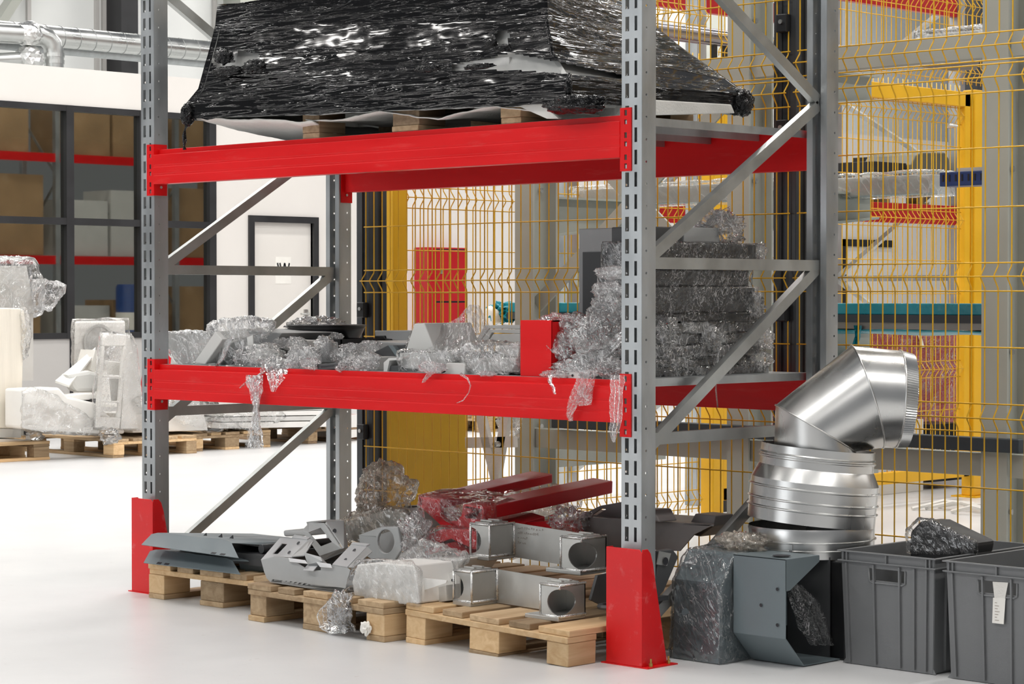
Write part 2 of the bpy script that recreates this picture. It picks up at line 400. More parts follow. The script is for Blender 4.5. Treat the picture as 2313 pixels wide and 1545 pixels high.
def blob(c, rad, seed, amp=.35, sub=4, flat=None, scale=2.2):
    """a loose crumpled ball or sheet of film"""
    bm = bmesh.new(); bmesh.ops.create_icosphere(bm, subdivisions=sub, radius=1)
    for v in bm.verts:
        p = v.co.copy(); d = 1+nz(p, scale, seed)*amp+(.35-rid(p, scale*2.1, seed))*amp*1.3
        q = Vector((p.x*rad[0], p.y*rad[1], p.z*rad[2]))*d
        if flat is not None and q.z < flat: q.z = flat+(q.z-flat)*.12
        v.co = Vector(c)+q
    mb = MB(); bm.verts.index_update(); mb.add([v.co.copy() for v in bm.verts], [tuple(v.index for v in f.verts) for f in bm.faces]); bm.free()
    return mb
def strip(path, widths, side, amp=.006, seed=1, nu=10, sub=4, wave=3):
    """a hanging ribbon of film along path; side = direction across"""
    P = [Vector(p) for p in path]; side = Vector(side).normalized(); m = (len(P)-1)*sub
    def at(t):
        k = min(int(t*(len(P)-1)), len(P)-2); f = t*(len(P)-1)-k; return P[k].lerp(P[k+1], f), widths[k]*(1-f)+widths[k+1]*f
    nrm = side.cross(Vector((0, 0, 1)))
    def fn(u, v):
        p, wd = at(v); q = p+side*(u-.5)*wd
        return q+nrm*(math.sin(u*math.pi*2*wave+seed)*amp+nz(q, 30, seed)*amp)+side*nz(q, 22, seed+3)*amp*.6
    return MB().grid(fn, nu, m)
# ================================================================== the setting
build('floor', MB().box((-24, -18, -.1), (14, 34, 0)), 'floor_epoxy', kind='structure')
XW = -11.83; WT = 3.57; WB = .815; WH = 3.19
YW1 = aX(486, 700, XW).y                       # right end of the glazed part
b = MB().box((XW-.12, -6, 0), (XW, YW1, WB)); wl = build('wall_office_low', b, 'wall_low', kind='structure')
jy = aX(163, 800, XW).y
boxpart('panel_joint', (XW, jy-.03, .02), (XW+.012, jy+.03, WB), 'frame_dark', wl)
DY0, DY1 = aX(572, 700, XW).y, aX(706, 700, XW).y; DZ = aX(640, 503, XW).z
b = MB().box((XW-.12, -6, WH), (XW, YW1, WT)).box((XW-.12, YW1, 0), (XW, DY0, WT)).box((XW-.12, DY0, DZ), (XW, DY1, WT)).box((XW-.12, DY1, 0), (XW, 33, WT))
build('wall_office', b, 'wall_white', kind='structure')
build('ceiling_office', MB().box((XW-7, -6, WT-.25), (XW-.13, 33, WT-.05)), 'wall_far', kind='structure')
build('wall_office_back', MB().box((XW-6.2, -6, 0), (XW-6.0, 33, WT-.25)), 'wall_low', kind='structure')

# window band: frame bars and one pane for each field
wn = thing('window_1', None, None, (XW, 2, WB)); wn['kind'] = 'structure'; wn['label'] = 'dark framed office window band mirroring the storage racks'
ys = [aX(157-330, 500, XW).y, aX(157, 500, XW).y, aX(322, 500, XW).y, aX(479, 500, XW).y]
zs = [WB, aX(157, 500, XW).z, WH]
for y in ys: boxpart('mullion', (XW-.09, y-.045, WB), (XW+.02, y+.045, WH), 'frame_dark', wn)
for z, h in ((zs[0]+.03, .03), (zs[1], .035), (zs[2]-.03, .03)): boxpart('transom', (XW-.088, ys[0], z-h), (XW+.018, ys[3], z+h), 'frame_dark', wn)
for i in range(3):
    for j in range(2): boxpart('pane', (XW-.045, ys[i]+.04, zs[j]+.03), (XW-.035, ys[i+1]-.04, zs[j+1]-.03), 'window_glass', wn)

# office door
d = thing('door_1', None, None, (XW, DY0, 0)); d['kind'] = 'structure'; d['label'] = 'cream office door in a dark frame with a paper sign'
boxpart('door_leaf', (XW-.07, DY0, .01), (XW-.03, DY1, DZ), 'door_white', d)
b = MB().box((XW-.1, DY0-.07, 0), (XW+.03, DY0, DZ+.07)).box((XW-.1, DY1, 0), (XW+.03, DY1+.07, DZ+.07)).box((XW-.1, DY0, DZ), (XW+.03, DY1, DZ+.07))
build('door_frame', b, 'frame_dark', d)
hp = aX(694, 709, XW)
h = build('door_handle', MB().box((XW-.03, hp.y-.03, hp.z-.09), (XW-.018, hp.y+.03, hp.z+.05)).tube([(XW-.02, hp.y, hp.z), (XW+.04, hp.y, hp.z), (XW+.045, hp.y-.13, hp.z)], .012, 8), 'bolt', d, label='brushed metal lever handle')
p0 = aX(626, 580, XW); p1 = aX(661, 641, XW)
sg = boxpart('paper_sign', (XW-.03, p0.y, p1.z), (XW-.027, p1.y, p0.z), 'paper', d, label='white paper sign with a black W')
wy = (p0.y+p1.y)/2; wz = aX(640, 594, XW).z; wq = []
for a in (-.075, -.04, 0, .04, .075):
    pass
b = MB()
for a0, a1 in ((-.085, -.05), (-.05, -.018), (.018, -.018), (.018, .05), (.085, .05)):
    top = Vector((XW-.025, wy+a0, wz)); bot = Vector((XW-.025, wy+a1, wz-.13)); b.bar(top, bot, .002, .02, (1, 0, 0))
build('letter', b, 'ink', sg)
# doors in the same wall, seen far right through the fence
for n, (xa, xb, yt) in (('door_2', (1822, 1850, 535)), ('door_3', (1895, 2010, 540))):
    a = aX(xa, yt, XW); c = aX(xb, yt, XW)
    dd = thing(n, None, None, (XW, a.y, 0)); dd['kind'] = 'structure'
    dd['label'] = 'narrow dark framed door far behind the right fence post' if n == 'door_2' else 'wide pale door far behind the yellow gate'
    boxpart('door_leaf', (XW, a.y+.1, 0), (XW+.03, c.y, a.z-.1), 'door_white' if n == 'door_3' else 'frame_dark', dd)
    build('door_frame', MB().box((XW, a.y, 0), (XW+.06, a.y+.1, a.z)).box((XW, a.y, a.z-.1), (XW+.06, c.y, a.z)), 'frame_dark', dd)

# hall wall far behind the office, with its joints and columns
XF = -19.0
fw_ = build('wall_far', MB().box((XF-.2, -6, 0), (XF, 34, 11)), 'wall_far', kind='structure')
for px in (62, 216, 232, 482, 700, 1500, 1560, 1700):
    y = aX(px, 60, XF).y; boxpart('panel_joint', (XF, y-.03, 0), (XF+.05, y+.03, 11), 'wall_low', fw_)
for px0, px1, m in ((274, 312, 'frame_dark'), (543, 585, 'steel_grey'), (1590, 1640, 'steel_grey')):
    y0 = aX(px0, 60, XF+.4).y; y1 = aX(px1, 60, XF+.4).y
    boxpart('hall_column', (XF, y0, 0), (XF+.4, y1, 11), m, label=('dark' if m == 'frame_dark' else 'pale grey')+' steel column at the hall wall, '+{274: 'left of the rack', 543: 'above the black wrapped load', 1590: 'behind the fence'}[px0], cat='column')
q0 = aX(0, 45, XF+.3); q1 = aX(62, -50, XF+.3)
build('roof_brace', MB().bar(q0+(q0-q1)*.3, q1+(q1-q0)*.5, .22, .12, (1, 0, 0)), 'steel_grey', label='slanting grey steel brace at the top left corner', cat='brace')

# ventilation ducts lying on the office roof
def spiral(name, pa, pb, r, m, label, X, seams=True):
    a = aX(*pa, X); c = aX(*pb, X); a.z = c.z = (a.z+c.z)/2
    dv = (c-a).normalized(); a2 = a-dv*5; L = (c-a2).length+2
    t = thing(name, label, 'duct', a)
    build('pipe', MB().tube([a2, a2+dv*L], r, 28), m, t, smooth=True, angle=40)
    if seams:
        n = int(L/.2); b = MB()
        ex = dv; ey = Vector((0, 0, 1)); ez = ex.cross(ey)
        for i in range(n):
            c0 = a2+dv*(i*.2+.1)
            b.tube([c0+(ey*math.cos(k*math.pi/8)+ez*math.sin(k*math.pi/8))*r+dv*(.06*k/16) for k in range(16)], .006, 4, closed=True)
        build('seam', b, 'galv_dark', t, label='fine spiral seam ridges', kind='stuff')
    return t
XD = XW-1.2
spiral('spiral_duct', (150, 90), (480, 112), .115, 'duct_far', 'silver spiral duct running along the office roof', XD)
spiral('roof_pipe', (150, 118), (480, 140), .055, 'galv', 'thin grey pipe below the spiral duct on the office roof', XD-.2, False)
t = thing('duct_elbow', 'silver duct elbow turning down into the office roof', 'duct', aX(122, 150, XD))
def at(x, y): return aX(x, y, XD+.15)
bend = [at(-80, 70), at(60, 78), at(86, 78), at(106, 86), at(118, 100), at(122, 118), at(122, 175)]
build('pipe', MB().tube(bend, .105, 24), 'duct_far', t, smooth=True, angle=50)
for c0, dv in ((at(122, 125), Vector((0, 0, 1))), (at(122, 140), Vector((0, 0, 1))), (at(60, 78), Vector((0, 1, 0))), (at(84, 78), Vector((0, 1, 0)))):
    build('collar', MB().tube([c0-dv*.02, c0+dv*.02], .113, 24), 'duct_far', t)
build('foil_sleeve', blob(at(64, 76), (.13, .17, .14), 4, .12, 3), 'foil', t, smooth=False, label='crinkled foil tape sleeve')
t = thing('foil_duct', 'short pipe with a crumpled silver foil end on the office roof', 'duct', at(60, 152))
build('pipe', MB().tube([at(-60, 138), at(50, 132)], .07, 16), 'duct_far', t, smooth=True, angle=50)
build('foil_wrap', blob(at(66, 132), (.14, .15, .13), 9, .2, 3), 'foil', t)
c = at(152, 156); boxpart('roof_camera', (c.x-.05, c.y-.05, WT-.06), (c.x+.05, c.y+.05, WT+.06), 'black_plastic', label='small black camera on the office roof edge', cat='camera', bevel=.02)

# fire cabinet on the office wall
p0 = aX(968, 558, XW+.25); p1 = aX(1054, 560, XW+.25); zb = p0.z-1.85
t = thing('fire_cabinet', 'tall red fire hose cabinet on the white office wall', 'cabinet', (XW, p0.y, zb))
boxpart('body', (XW+.002, p0.y, zb), (XW+.25, p1.y, p0.z), 'cab_red', t, bevel=.01)
zm = aX(1000, 682, XW+.25).z
for z0, z1 in ((zm+.01, p0.z-.03), (zb+.03, zm-.01)):
    boxpart('door_gap', (XW+.2505, p0.y+.105, z0-.012), (XW+.2525, p1.y-.006, z1+.012), 'ink', t)
    dr = boxpart('cabinet_door', (XW+.253, p0.y+.12, z0), (XW+.262, p1.y-.02, z1), 'cab_red', t, bevel=.003)
    if z0 > zb+.1: boxpart('lock', (XW+.262, p0.y+.17, (z0+z1)/2+.02), (XW+.275, p0.y+.21, (z0+z1)/2+.07), 'bolt', dr)

# ================================================================== the pallet rack
S, D, PT = 2.7227, 1.0504, .075
PW, PF, PB = .09, -.022, .048                    # upright width, front, back
HOLE0 = 1.92
RACK = thing('pallet_rack', 'galvanised pallet rack with two levels of red beams', 'rack', (S/2, D/2, 0))
def upright(x1, yf, sgn):
    """perforated C profile; +X side at x1, slotted face at y = yf, open side sgn further"""
    b = MB(); x0 = x1-PW; dep = PB-PF; n0 = -25; n1 = 14
    xs = [0, .016, .033, .0575, .0695, PW]
    for k in range(n0, n1):
        zc = HOLE0+k*PT; za = zc-.0087; zb_ = zc+.0405; ze = za+PT
        if za < .01: continue
        for (u0, u1), slot in zip(zip(xs[:-1], xs[1:]), (0, 1, 0, 1, 0)):
            if not slot: b.add([(x0+u0, yf, za), (x0+u1, yf, za), (x0+u1, yf, zb_), (x0+u0, yf, zb_)], [(0, 1, 2, 3)])
            b.add([(x0+u0, yf, zb_), (x0+u1, yf, zb_), (x0+u1, yf, ze), (x0+u0, yf, ze)], [(0, 1, 2, 3)])
        for xx in (x0, x1):
            yc = yf+sgn*.022; h = .009; ys_ = [yf, yc-sgn*h, yc+sgn*h, yf+sgn*dep]
            for i in (0, 2): b.add([(xx, ys_[i], za), (xx, ys_[i+1], za), (xx, ys_[i+1], ze), (xx, ys_[i], ze)], [(0, 1, 2, 3)])
            for z0, z1 in ((za, zc-h), (zc+h, ze)): b.add([(xx, ys_[1], z0), (xx, ys_[2], z0), (xx, ys_[2], z1), (xx, ys_[1], z1)], [(0, 1, 2, 3)])
            sq = [(math.copysign(min(abs(math.cos(a)), .7072), math.cos(a))/.7072*h, math.copysign(min(abs(math.sin(a)), .7072), math.sin(a))/.7072*h) for a in [i*math.pi/4 for i in range(8)]]
            oc = [(math.cos(i*math.pi/4)*.0045, math.sin(i*math.pi/4)*.0045) for i in range(8)]
            b.add([(xx, yc+p, zc+q) for p, q in sq]+[(xx, yc+p, zc+q) for p, q in oc], [(i, (i+1) % 8, 8+(i+1) % 8, 8+i) for i in range(8)])
    zt = HOLE0+n1*PT-.0087; yb = yf+sgn*dep; zb0 = .0
    for xx, q in ((x0, 1), (x1, -1)):            # back returns
        b.add([(xx, yb, 0), (xx+q*.026, yb, 0), (xx+q*.026, yb, zt), (xx, yb, zt)], [(0, 1, 2, 3)])
        b.add([(xx+q*.026, yb, 0), (xx+q*.026, yb-sgn*.016, 0), (xx+q*.026, yb-sgn*.016, zt), (xx+q*.026, yb, zt)], [(0, 1, 2, 3)])
    o = build('upright', b, 'galv', RACK, solid=.0022)
    build('foot_plate', MB().box((x0-.02, min(yf, yb)-.02, 0), (x1+.02, max(yf, yb)+.02, .006)), 'galv_dark', o)
upright(0, PF, 1); upright(S, PF, 1); upright(0, D-PF, -1); upright(S, D-PF, -1)

def brace(p, q):
    p = Vector(p); q = Vector(q); d = (q-p).normalized(); u = Vector((1, 0, 0)).cross(d).normalized()
    b = MB(); hw = .02
    pr = [(-hw, -.014), (-hw, .014), (-hw+.003, .014), (-hw+.003, -.011), (hw-.003, -.011), (hw-.003, .014), (hw, .014), (hw, -.014)]
    b.ext([p+u*a+Vector((-1, 0, 0))*c for a, c in pr], q-p)
    build('brace', b, 'galv_brace', RACK)
for xc in (-.045, S-.045):
    for z in (.755, 1.355): brace((xc, .04, z), (xc, D-.04, z))
    for y0, z0, y1, z1 in ((.05, .125, D-.05, .735), (.05, .72, D-.05, 1.345), (.05, 1.365, D-.05, 1.945), (D-.05, 1.965, .05, 2.53)):
        brace((xc-.001, y0, z0), (xc-.001, y1, z1))

def connector(x, yf, side, zt, sgn, parent):
    """red hooked end plate: front flange on the slotted face, side flange along the inner side of the upright"""
    b = MB(); H = .214; zb_ = zt-H
    xa, xb = (x-.046, x+.004) if side < 0 else (x-.004, x+.046)
    hx = (xa+xb)/2; rows = [0]
    for a, c in ((.0075, .0265), (.04, .0555), (.083, .102), (.114, .1305), (.158, .1765), (.188, .2055)): rows += [H-a, H-c]
    rows = sorted(set(rows+[H])); y = yf-sgn*.0035; cols = [xa, hx-.006, hx+.006, xb]
    for i, (r0, r1) in enumerate(zip(rows[:-1], rows[1:])):
        for c in range(3):
            if c == 1 and i % 2 == 1: continue
            b.add([(cols[c], y, zb_+r0), (cols[c+1], y, zb_+r0), (cols[c+1], y, zb_+r1), (cols[c], y, zb_+r1)], [(0, 1, 2, 3)])
    xs_ = xb if side < 0 else xa
    b.add([(xs_, y, zb_), (xs_, yf+sgn*.062, zb_), (xs_, yf+sgn*.062, zt), (xs_, y, zt)], [(0, 1, 2, 3)])
    build('connector', b, 'beam_red', parent, solid=.0035)
    build('safety_pin', MB().lathe([(0, 0), (.006, 0), (.006, .003), (0, .003)], 10, Matrix.Translation((xs_+(.002 if side < 0 else -.005), yf+sgn*.03, zb_+.035)) @ Matrix.Rotation(math.pi/2, 4, 'Y')), 'bolt', parent)
def beam(zt, yf, sgn):
    top = zt-.022; H = .145
    # outline in (depth, height): ledge step on top, two shallow grooves in the face
    pr = [(.0, top-.022), (.026, top-.022), (.026, top), (.05, top), (.05, top-H), (.0, top-H), (0, top-H+.034), (.0009, top-H+.036), (.0009, top-H+.042), (0, top-H+.044), (0, top-.075), (.0009, top-.073), (.0009, top-.067), (0, top-.065)]
    b = MB().ext([Vector((.004, yf+sgn*(a-.008), z)) for a, z in pr], (S-PW-.008, 0, 0))
    o = build('beam', b, 'beam_red', RACK, bevel=.0015)
    connector(0, yf, -1, zt, sgn, o); connector(S-PW, yf, 1, zt, sgn, o)
ZU, ZL = 1.879, .979
for z in (ZU, ZL): beam(z, PF, 1); beam(z, D-PF, -1)
# galvanised deck planks lying across the beams
for z in (ZU, ZL):
    n = 11; wd = (S-PW-.03)/n
    for i in range(n):
        x0 = .018+i*wd; zt = z-.022
        b = MB(); pr = [(0, -.028), (0, 0), (wd-.004, 0), (wd-.004, -.028), (wd-.006, -.028), (wd-.006, -.002), (.002, -.002), (.002, -.028)]
        b.ext([Vector((x0+a, PF+.022, zt+.0005+c)) for a, c in pr], (0, D-2*PF-.044, 0))
        build('deck_plank', b, 'galv', RACK)

# red column guards bolted to the floor in front of the uprights
def guard(x0, x1, yf, label):
    t = thing('column_guard', label, 'guard', ((x0+x1)/2, yf, 0), 'red column guards')
    H = .396; b = MB(); th = .004; tp = .045; bt = .13
    b.ext([(x0, yf, .004), (x1, yf, .004), (x1, yf, H-.012), (x1-.012, yf, H), (x0, yf, H)], (0, th, 0))
    for x in (x0, x1-th):
        b.ext([(x, yf+th, .004), (x, yf+bt, .004), (x, yf+bt-.01, .05), (x, yf+tp+.012, H-.05), (x, yf+tp, H-.015), (x, yf+tp-.014, H), (x, yf+th, H)], (th, 0, 0))
    build('shield', b, 'guard_red', t, bevel=.0015)
    build('base_flange', MB().box((x0-.02, yf-.004, 0), (x1+.03, yf+bt+.02, .004)), 'guard_red', t)
    for x, y in ((x1+.014, yf+.03), (x1+.014, yf+bt-.01), (x0-.01, yf+.02)):
        bo = build('anchor_bolt', MB().lathe([(0, .004), (.007, .004), (.007, .016), (0, .016)], 6, Matrix.Translation((x, y, 0))), 'brass', t)
        build('stud', MB().lathe([(.0035, .016), (.0035, .03), (0, .03)], 8, Matrix.Translation((x, y, 0))), 'brass', bo)
guard(2.622, 2.783, -.088, 'red column guard at the right upright, beside the new pale pallet')
guard(-.075, .073, -.09, 'red column guard at the far left upright, beside the slate sheets')

# ================================================================== fences
def vwire(zlist, x, y, dirv, r=.0029):
    """one upright wire; zlist of (z, bulge)"""
    return MB().tube([Vector((x, y, z))+Vector(dirv)*bl for z, bl in zlist], r, 5)
def fold(zs_): # three heights -> points of one V fold
    a, m, c = zs_; return [(a, 0), (a+.012, .002), (m-.006, .026), (m+.006, .026), (c-.012, .002), (c, 0)]
YF = 1.2
LOW = [(.03, 0), (.155, 0)]+[(.355, 0)]+[(.555, 0)]+fold((.756, .806, .857))+[(1.059, 0)]+fold((1.26, 1.312, 1.361))+[(1.56, 0), (1.771, 0)]+fold((1.968, 2.02, 2.068))+[(2.072, 0)]
LOWH = [.03, .155, .355, .555, .756, .857, 1.059, 1.26, 1.361, 1.56, 1.771, 1.968, 2.068]; LOWM = [.806, 1.312, 2.02]
UPW = [(2.08, 0)]+fold((2.082, 2.132, 2.18))+[(2.38, 0), (2.58, 0)]+fold((2.68, 2.73, 2.78))+[(2.85, 0)]
UPH = [2.082, 2.18, 2.38, 2.58, 2.68, 2.78]; UPM = [2.132, 2.73]
SP = .0553; XREF = aY(2285, 700, YF).x
def panel(name, label, group, xs_, y, zl, hs, ms, along, bdir, r=.0029):
    p0 = along(xs_[0]); t = thing(name, label, 'fence', (p0[0], p0[1], zl[0][0]), group)
    first = None
    for s_ in xs_:
        if first is None:
            q = along(s_); first = build('vertical_wire', vwire(zl, q[0], q[1], bdir, r), 'fence_yellow', t, smooth=True); f0 = s_
        else:
            o = first.copy(); COL.objects.link(o); a = Vector(along(s_))-Vector(along(f0)); o.location = first.location+Vector((a[0], a[1], 0)); o.parent = t
    for z in hs+ms:
        bl = .026 if z in ms else 0
        a = along(xs_[0]-.01 if xs_[0] < xs_[-1] else xs_[0]+.01); c = along(xs_[-1]+.01 if xs_[0] < xs_[-1] else xs_[-1]-.01); bd = Vector(bdir)*(bl+.003)
        build('cross_wire', MB().tube([Vector((a[0], a[1], z))+bd, Vector((c[0], c[1], z))+bd], r, 5), 'fence_yellow', t, smooth=True)
    return t
allx = [XREF+k*SP for k in range(-70, 32)]
left = [x for x in allx if -.09 < x < 2.40]; right = [x for x in allx if x > 2.41]
alongX = lambda s_: (s_, YF)
panel('mesh_fence_panel', 'yellow wire mesh fence panel right behind the rack, lower row', 'mesh panels of the near fence', left, YF, LOW, LOWH, LOWM, alongX, (0, -1, 0))
panel('mesh_fence_panel', 'yellow wire mesh fence panel behind the silver elbow and crates, lower row', 'mesh panels of the near fence', right, YF, LOW, LOWH, LOWM, alongX, (0, -1, 0))
panel('mesh_fence_panel', 'yellow wire mesh fence panel behind the black load, upper row', 'mesh panels of the near fence', left, YF, UPW, UPH, UPM, alongX, (0, -1, 0))
panel('mesh_fence_panel', 'yellow wire mesh fence panel at the top right corner, upper row', 'mesh panels of the near fence', right, YF, UPW, UPH, UPM, alongX, (0, -1, 0))
def dark_post(px0, px1, label):
    x0 = aY(px0, 700, YF+.03).x; x1 = aY(px1, 700, YF+.03).x; wd = .055; xm = (x0+x1)/2-.02
    t = thing('fence_post', label, 'post', (xm, YF+.05, 0), 'dark fence posts')
    b = MB(); y0 = YF+.012; q = .09
    # grooved square profile
    pr = [(-wd, 0), (-.016, 0), (-.016, .012), (.016, .012), (.016, 0), (wd, 0), (wd, .03), (wd-.012, .03), (wd-.012, .06), (wd, .06), (wd, q), (-wd, q)]
    b.ext([Vector((xm+a, y0+c, 0)) for a, c in pr], (0, 0, 3.0)); build('profile', b, 'post_dark', t, bevel=.003)
    for z in (.62, 1.18, 1.885, 2.29):
        k = build('clamp', MB().box((xm-.02, YF-.02, z-.035), (xm+.03, YF+.011, z+.035)), 'black_plastic', t, bevel=.004)
        build('clamp_bolt', MB().lathe([(0, 0), (.009, 0), (.009, .006), (0, .006)], 10, Matrix.Translation((xm+.005, YF-.02, z+.005)) @ Matrix.Rotation(math.pi/2, 4, 'X')), 'bolt', k)
dark_post(813, 860, 'dark grey fence post beside the yellow post, behind the far rack corner')
dark_post(1760, 1815, 'dark grey fence post with black clamps between the two near mesh panels')

# second fence at a right angle, with its yellow posts and gate
XG = -.15; YG = [aX(890, 900, XG).y, aX(1609, 900, XG).y, aX(2195, 900, XG).y]
for i, y in enumerate(YG):
    t = thing('gate_post', ['yellow square post behind the left rear upright', 'yellow square post seen behind the wrapped panel stack', 'yellow square post of the gate near the right grey column'][i], 'post', (XG, y, 0), 'yellow posts')
    build('tube', MB().box((XG-.045, y-.045, .008), (XG+.045, y+.045, 2.52 if i == 2 else 2.45)), 'post_yellow', t, bevel=.006)
    build('base_plate', MB().box((XG-.09, y-.09, 0), (XG+.09, y+.09, .008)), 'post_yellow', t)
alongY = lambda s_: (XG, s_)
def yrange(a, c): n = int((c-a)/.05); return [a+.05*k for k in range(n+1)]
FZ = [(.08, 0)]+fold((.1, .15, .2))+[(.35, 0), (.55, 0)]+fold((.75, .8, .85))+[(1.06, 0), (1.26, 0), (1.46, 0)]+fold((1.66, 1.71, 1.76))+[(1.96, 0), (2.16, 0)]+fold((2.36, 2.41, 2.46))+[(2.55, 0)]
FH = [.1, .2, .35, .55, .75, .85, 1.06, 1.26, 1.46, 1.66, 1.76, 1.96, 2.16, 2.36, 2.46]; FM = [.15, .8, 1.71, 2.41]
panel('mesh_fence_panel', 'yellow mesh panel in front of the red cabinet, between two yellow posts', 'mesh panels of the rear fence', yrange(YG[0]+.07, YG[1]-.07), 0, FZ, FH, FM, alongY, (1, 0, 0))
GZ = [(.2, 0)]+fold((.22, .27, .32))+[(.55, 0)]+fold((.75, .8, .85))+[(1.06, 0), (1.26, 0), (1.46, 0)]+fold((1.66, 1.71, 1.76))+[(1.96, 0), (2.16, 0)]+fold((2.3, 2.35, 2.4))+[(2.54, 0)]
gt = panel('mesh_gate', 'yellow framed mesh gate closing the fenced machine area', None, yrange(YG[1]+.12, YG[2]-.12), 0, GZ, [.22, .32, .55, .75, .85, 1.06, 1.26, 1.46, 1.66, 1.76, 1.96, 2.16, 2.3, 2.4], [.27, .8, 1.71, 2.35], alongY, (1, 0, 0)); gt['category'] = 'gate'
ga, gb = YG[1]+.06, YG[2]-.07
for nm, a, c in (('frame_rail', (ga, .13), (gb, .2)), ('frame_rail', (ga, 2.41), (gb, 2.5)), ('frame_stile', (ga, .13), (ga+.06, 2.5)), ('frame_stile', (gb-.06, .13), (gb, 2.5))):
    boxpart(nm, (XG-.03, a[0], a[1]), (XG+.03, c[0], c[1]), 'post_yellow', gt, bevel=.004)
hp = aX(2150, 285, XG+.06); build('gate_latch', MB().tube([(XG+.03, hp.y, hp.z), (XG+.09, hp.y, hp.z), (XG+.1, hp.y-.1, hp.z)], .012, 8), 'bolt', gt)
# upper mesh above the gate, seen against the hall wall
TZ = [(2.55, 0)]+fold((2.57, 2.62, 2.67))+[(2.9, 0)]+fold((2.98, 3.03, 3.08))+[(3.3, 0)]
panel('mesh_fence_panel', 'yellow mesh panel above the gate, near the top edge', 'mesh panels of the rear fence', yrange(YG[1]+.05, YG[2]+.1), 0, TZ, [2.57, 2.67, 2.9, 2.98, 3.08], [2.62, 3.03], alongY, (1, 0, 0))
UZ = [(2.62, 0)]+fold((2.7, 2.75, 2.8))+[(3.3, 0)]
panel('mesh_fence_panel', 'yellow mesh panel high behind the black load, near the top edge', 'mesh panels of the rear fence', yrange(YG[0]+.07, YG[1]-.02), 0, UZ, [2.7, 2.8, 3.0], [2.75], alongY, (1, 0, 0))
# yellow metal sheet leaning on the fence
p = [aX(868, 905, XG+.05), aX(1050, 912, XG+.05), aX(1060, 1110, XG+.05), aX(868, 1110, XG+.08)]
for q in p[2:]: q.z = .02
ys_ = MB().ext(p, (-.012, 0, 0))
sh = build('yellow_panel', ys_, 'sheet_yellow', label='yellow sheet panel standing against the fence behind the parts', cat='panel')

# ================================================================== grey cantilever rack behind the fence
CR = thing('cantilever_rack', 'grey steel cantilever rack behind the yellow mesh', 'rack', (1, 2.0, 0))
YC = 2.0
cx = [aY(1163, 900, YC).x+.06, aY(1642, 900, YC).x+.06, aY(2216, 900, YC).x+.06]
for x in cx:
    b = MB(); pr = [(-.06, 0), (.06, 0), (.06, .012), (.006, .012), (.006, .158), (.06, .158), (.06, .17), (-.06, .17), (-.06, .158), (-.006, .158), (-.006, .012), (-.06, .012)]
    b.ext([Vector((x+a, YC+c, 0)) for a, c in pr], (0, 0, 3.4)); co = build('column', b, 'steel_grey', CR)
    for z in (.38, .62, 1.02, 1.75, 2.25, 2.45):
        build('bolt', MB().lathe([(0, 0), (.012, 0), (.012, .012), (0, .012)], 8, Matrix.Translation((x+.012, YC+.1, z)) @ Matrix.Rotation(math.pi/2, 4, 'Y')), 'bolt', co)
for i in range(2):
    for z0, z1 in ((.523, .615), (2.19, 2.29)):
        build('cross_rail', MB().box((cx[i]+.01, YC+.02, z0), (cx[i+1]-.01, YC+.08, z1)), 'steel_grey', CR, bevel=.003)
boxpart('cross_rail', (cx[2]+.06, YC+.02, .523), (cx[2]+1.2, YC+.08, .615), 'steel_grey', CR)
boxpart('cross_rail', (cx[2]+.06, YC+.02, 2.19), (cx[2]+1.2, YC+.08, 2.29), 'steel_grey', CR)
zt_ = aY(1300, 390, YC).z
for i, (a, c) in enumerate((((cx[0]+.02, 2.19), (cx[1]-.02, 1.2)), ((cx[1]-.02, 2.19), (cx[0]+.02, 1.2)), ((cx[1]+.02, 2.3), (cx[2]-.02, 1.2)), ((cx[2]-.02, 2.3), (cx[1]+.02, 1.2)))):
    if i > 1: continue
    build('diagonal', MB().bar((a[0], YC+.05+i*.02, a[1]), (c[0], YC+.05+i*.02, c[1]), .075, .012, (1, 0, 0)), 'steel_grey', CR)
def arm(x, zt, L, h0=.17, h1=.10):
    y0 = YC+.17; b = MB()
    b.ext([Vector((x-.004, y0, zt)), Vector((x-.004, y0, zt-h0)), Vector((x-.004, y0+L, zt-h1)), Vector((x-.004, y0+L, zt))], (.008, 0, 0))
    b.ext([Vector((x-.05, y0, zt)), Vector((x+.05, y0, zt)), Vector((x+.05, y0+L, zt)), Vector((x-.05, y0+L, zt))], (0, 0, .01))
    b.ext([Vector((x-.05, y0, zt-h0)), Vector((x+.05, y0, zt-h0)), Vector((x+.05, y0+L, zt-h1)), Vector((x-.05, y0+L, zt-h1))], (0, 0, -.01))
    a = build('arm', b, 'steel_grey', CR)
    build('end_stop', MB().box((x-.02, y0+L-.03, zt+.01), (x+.02, y0+L, zt+.11)), 'steel_grey', a)
za = [aX(1860, 165, cx[1]).z, aX(1860, 437, cx[1]).z, aX(1900, 742, cx[1]).z]
La = aX(1967, 200, cx[1]).y-YC-.17
for x in cx:
    for z in za: arm(x, z, La)
    boxpart('base_arm', (x-.05, YC+.17, .42), (x+.05, YC+.17+La, .52), 'steel_grey', CR)
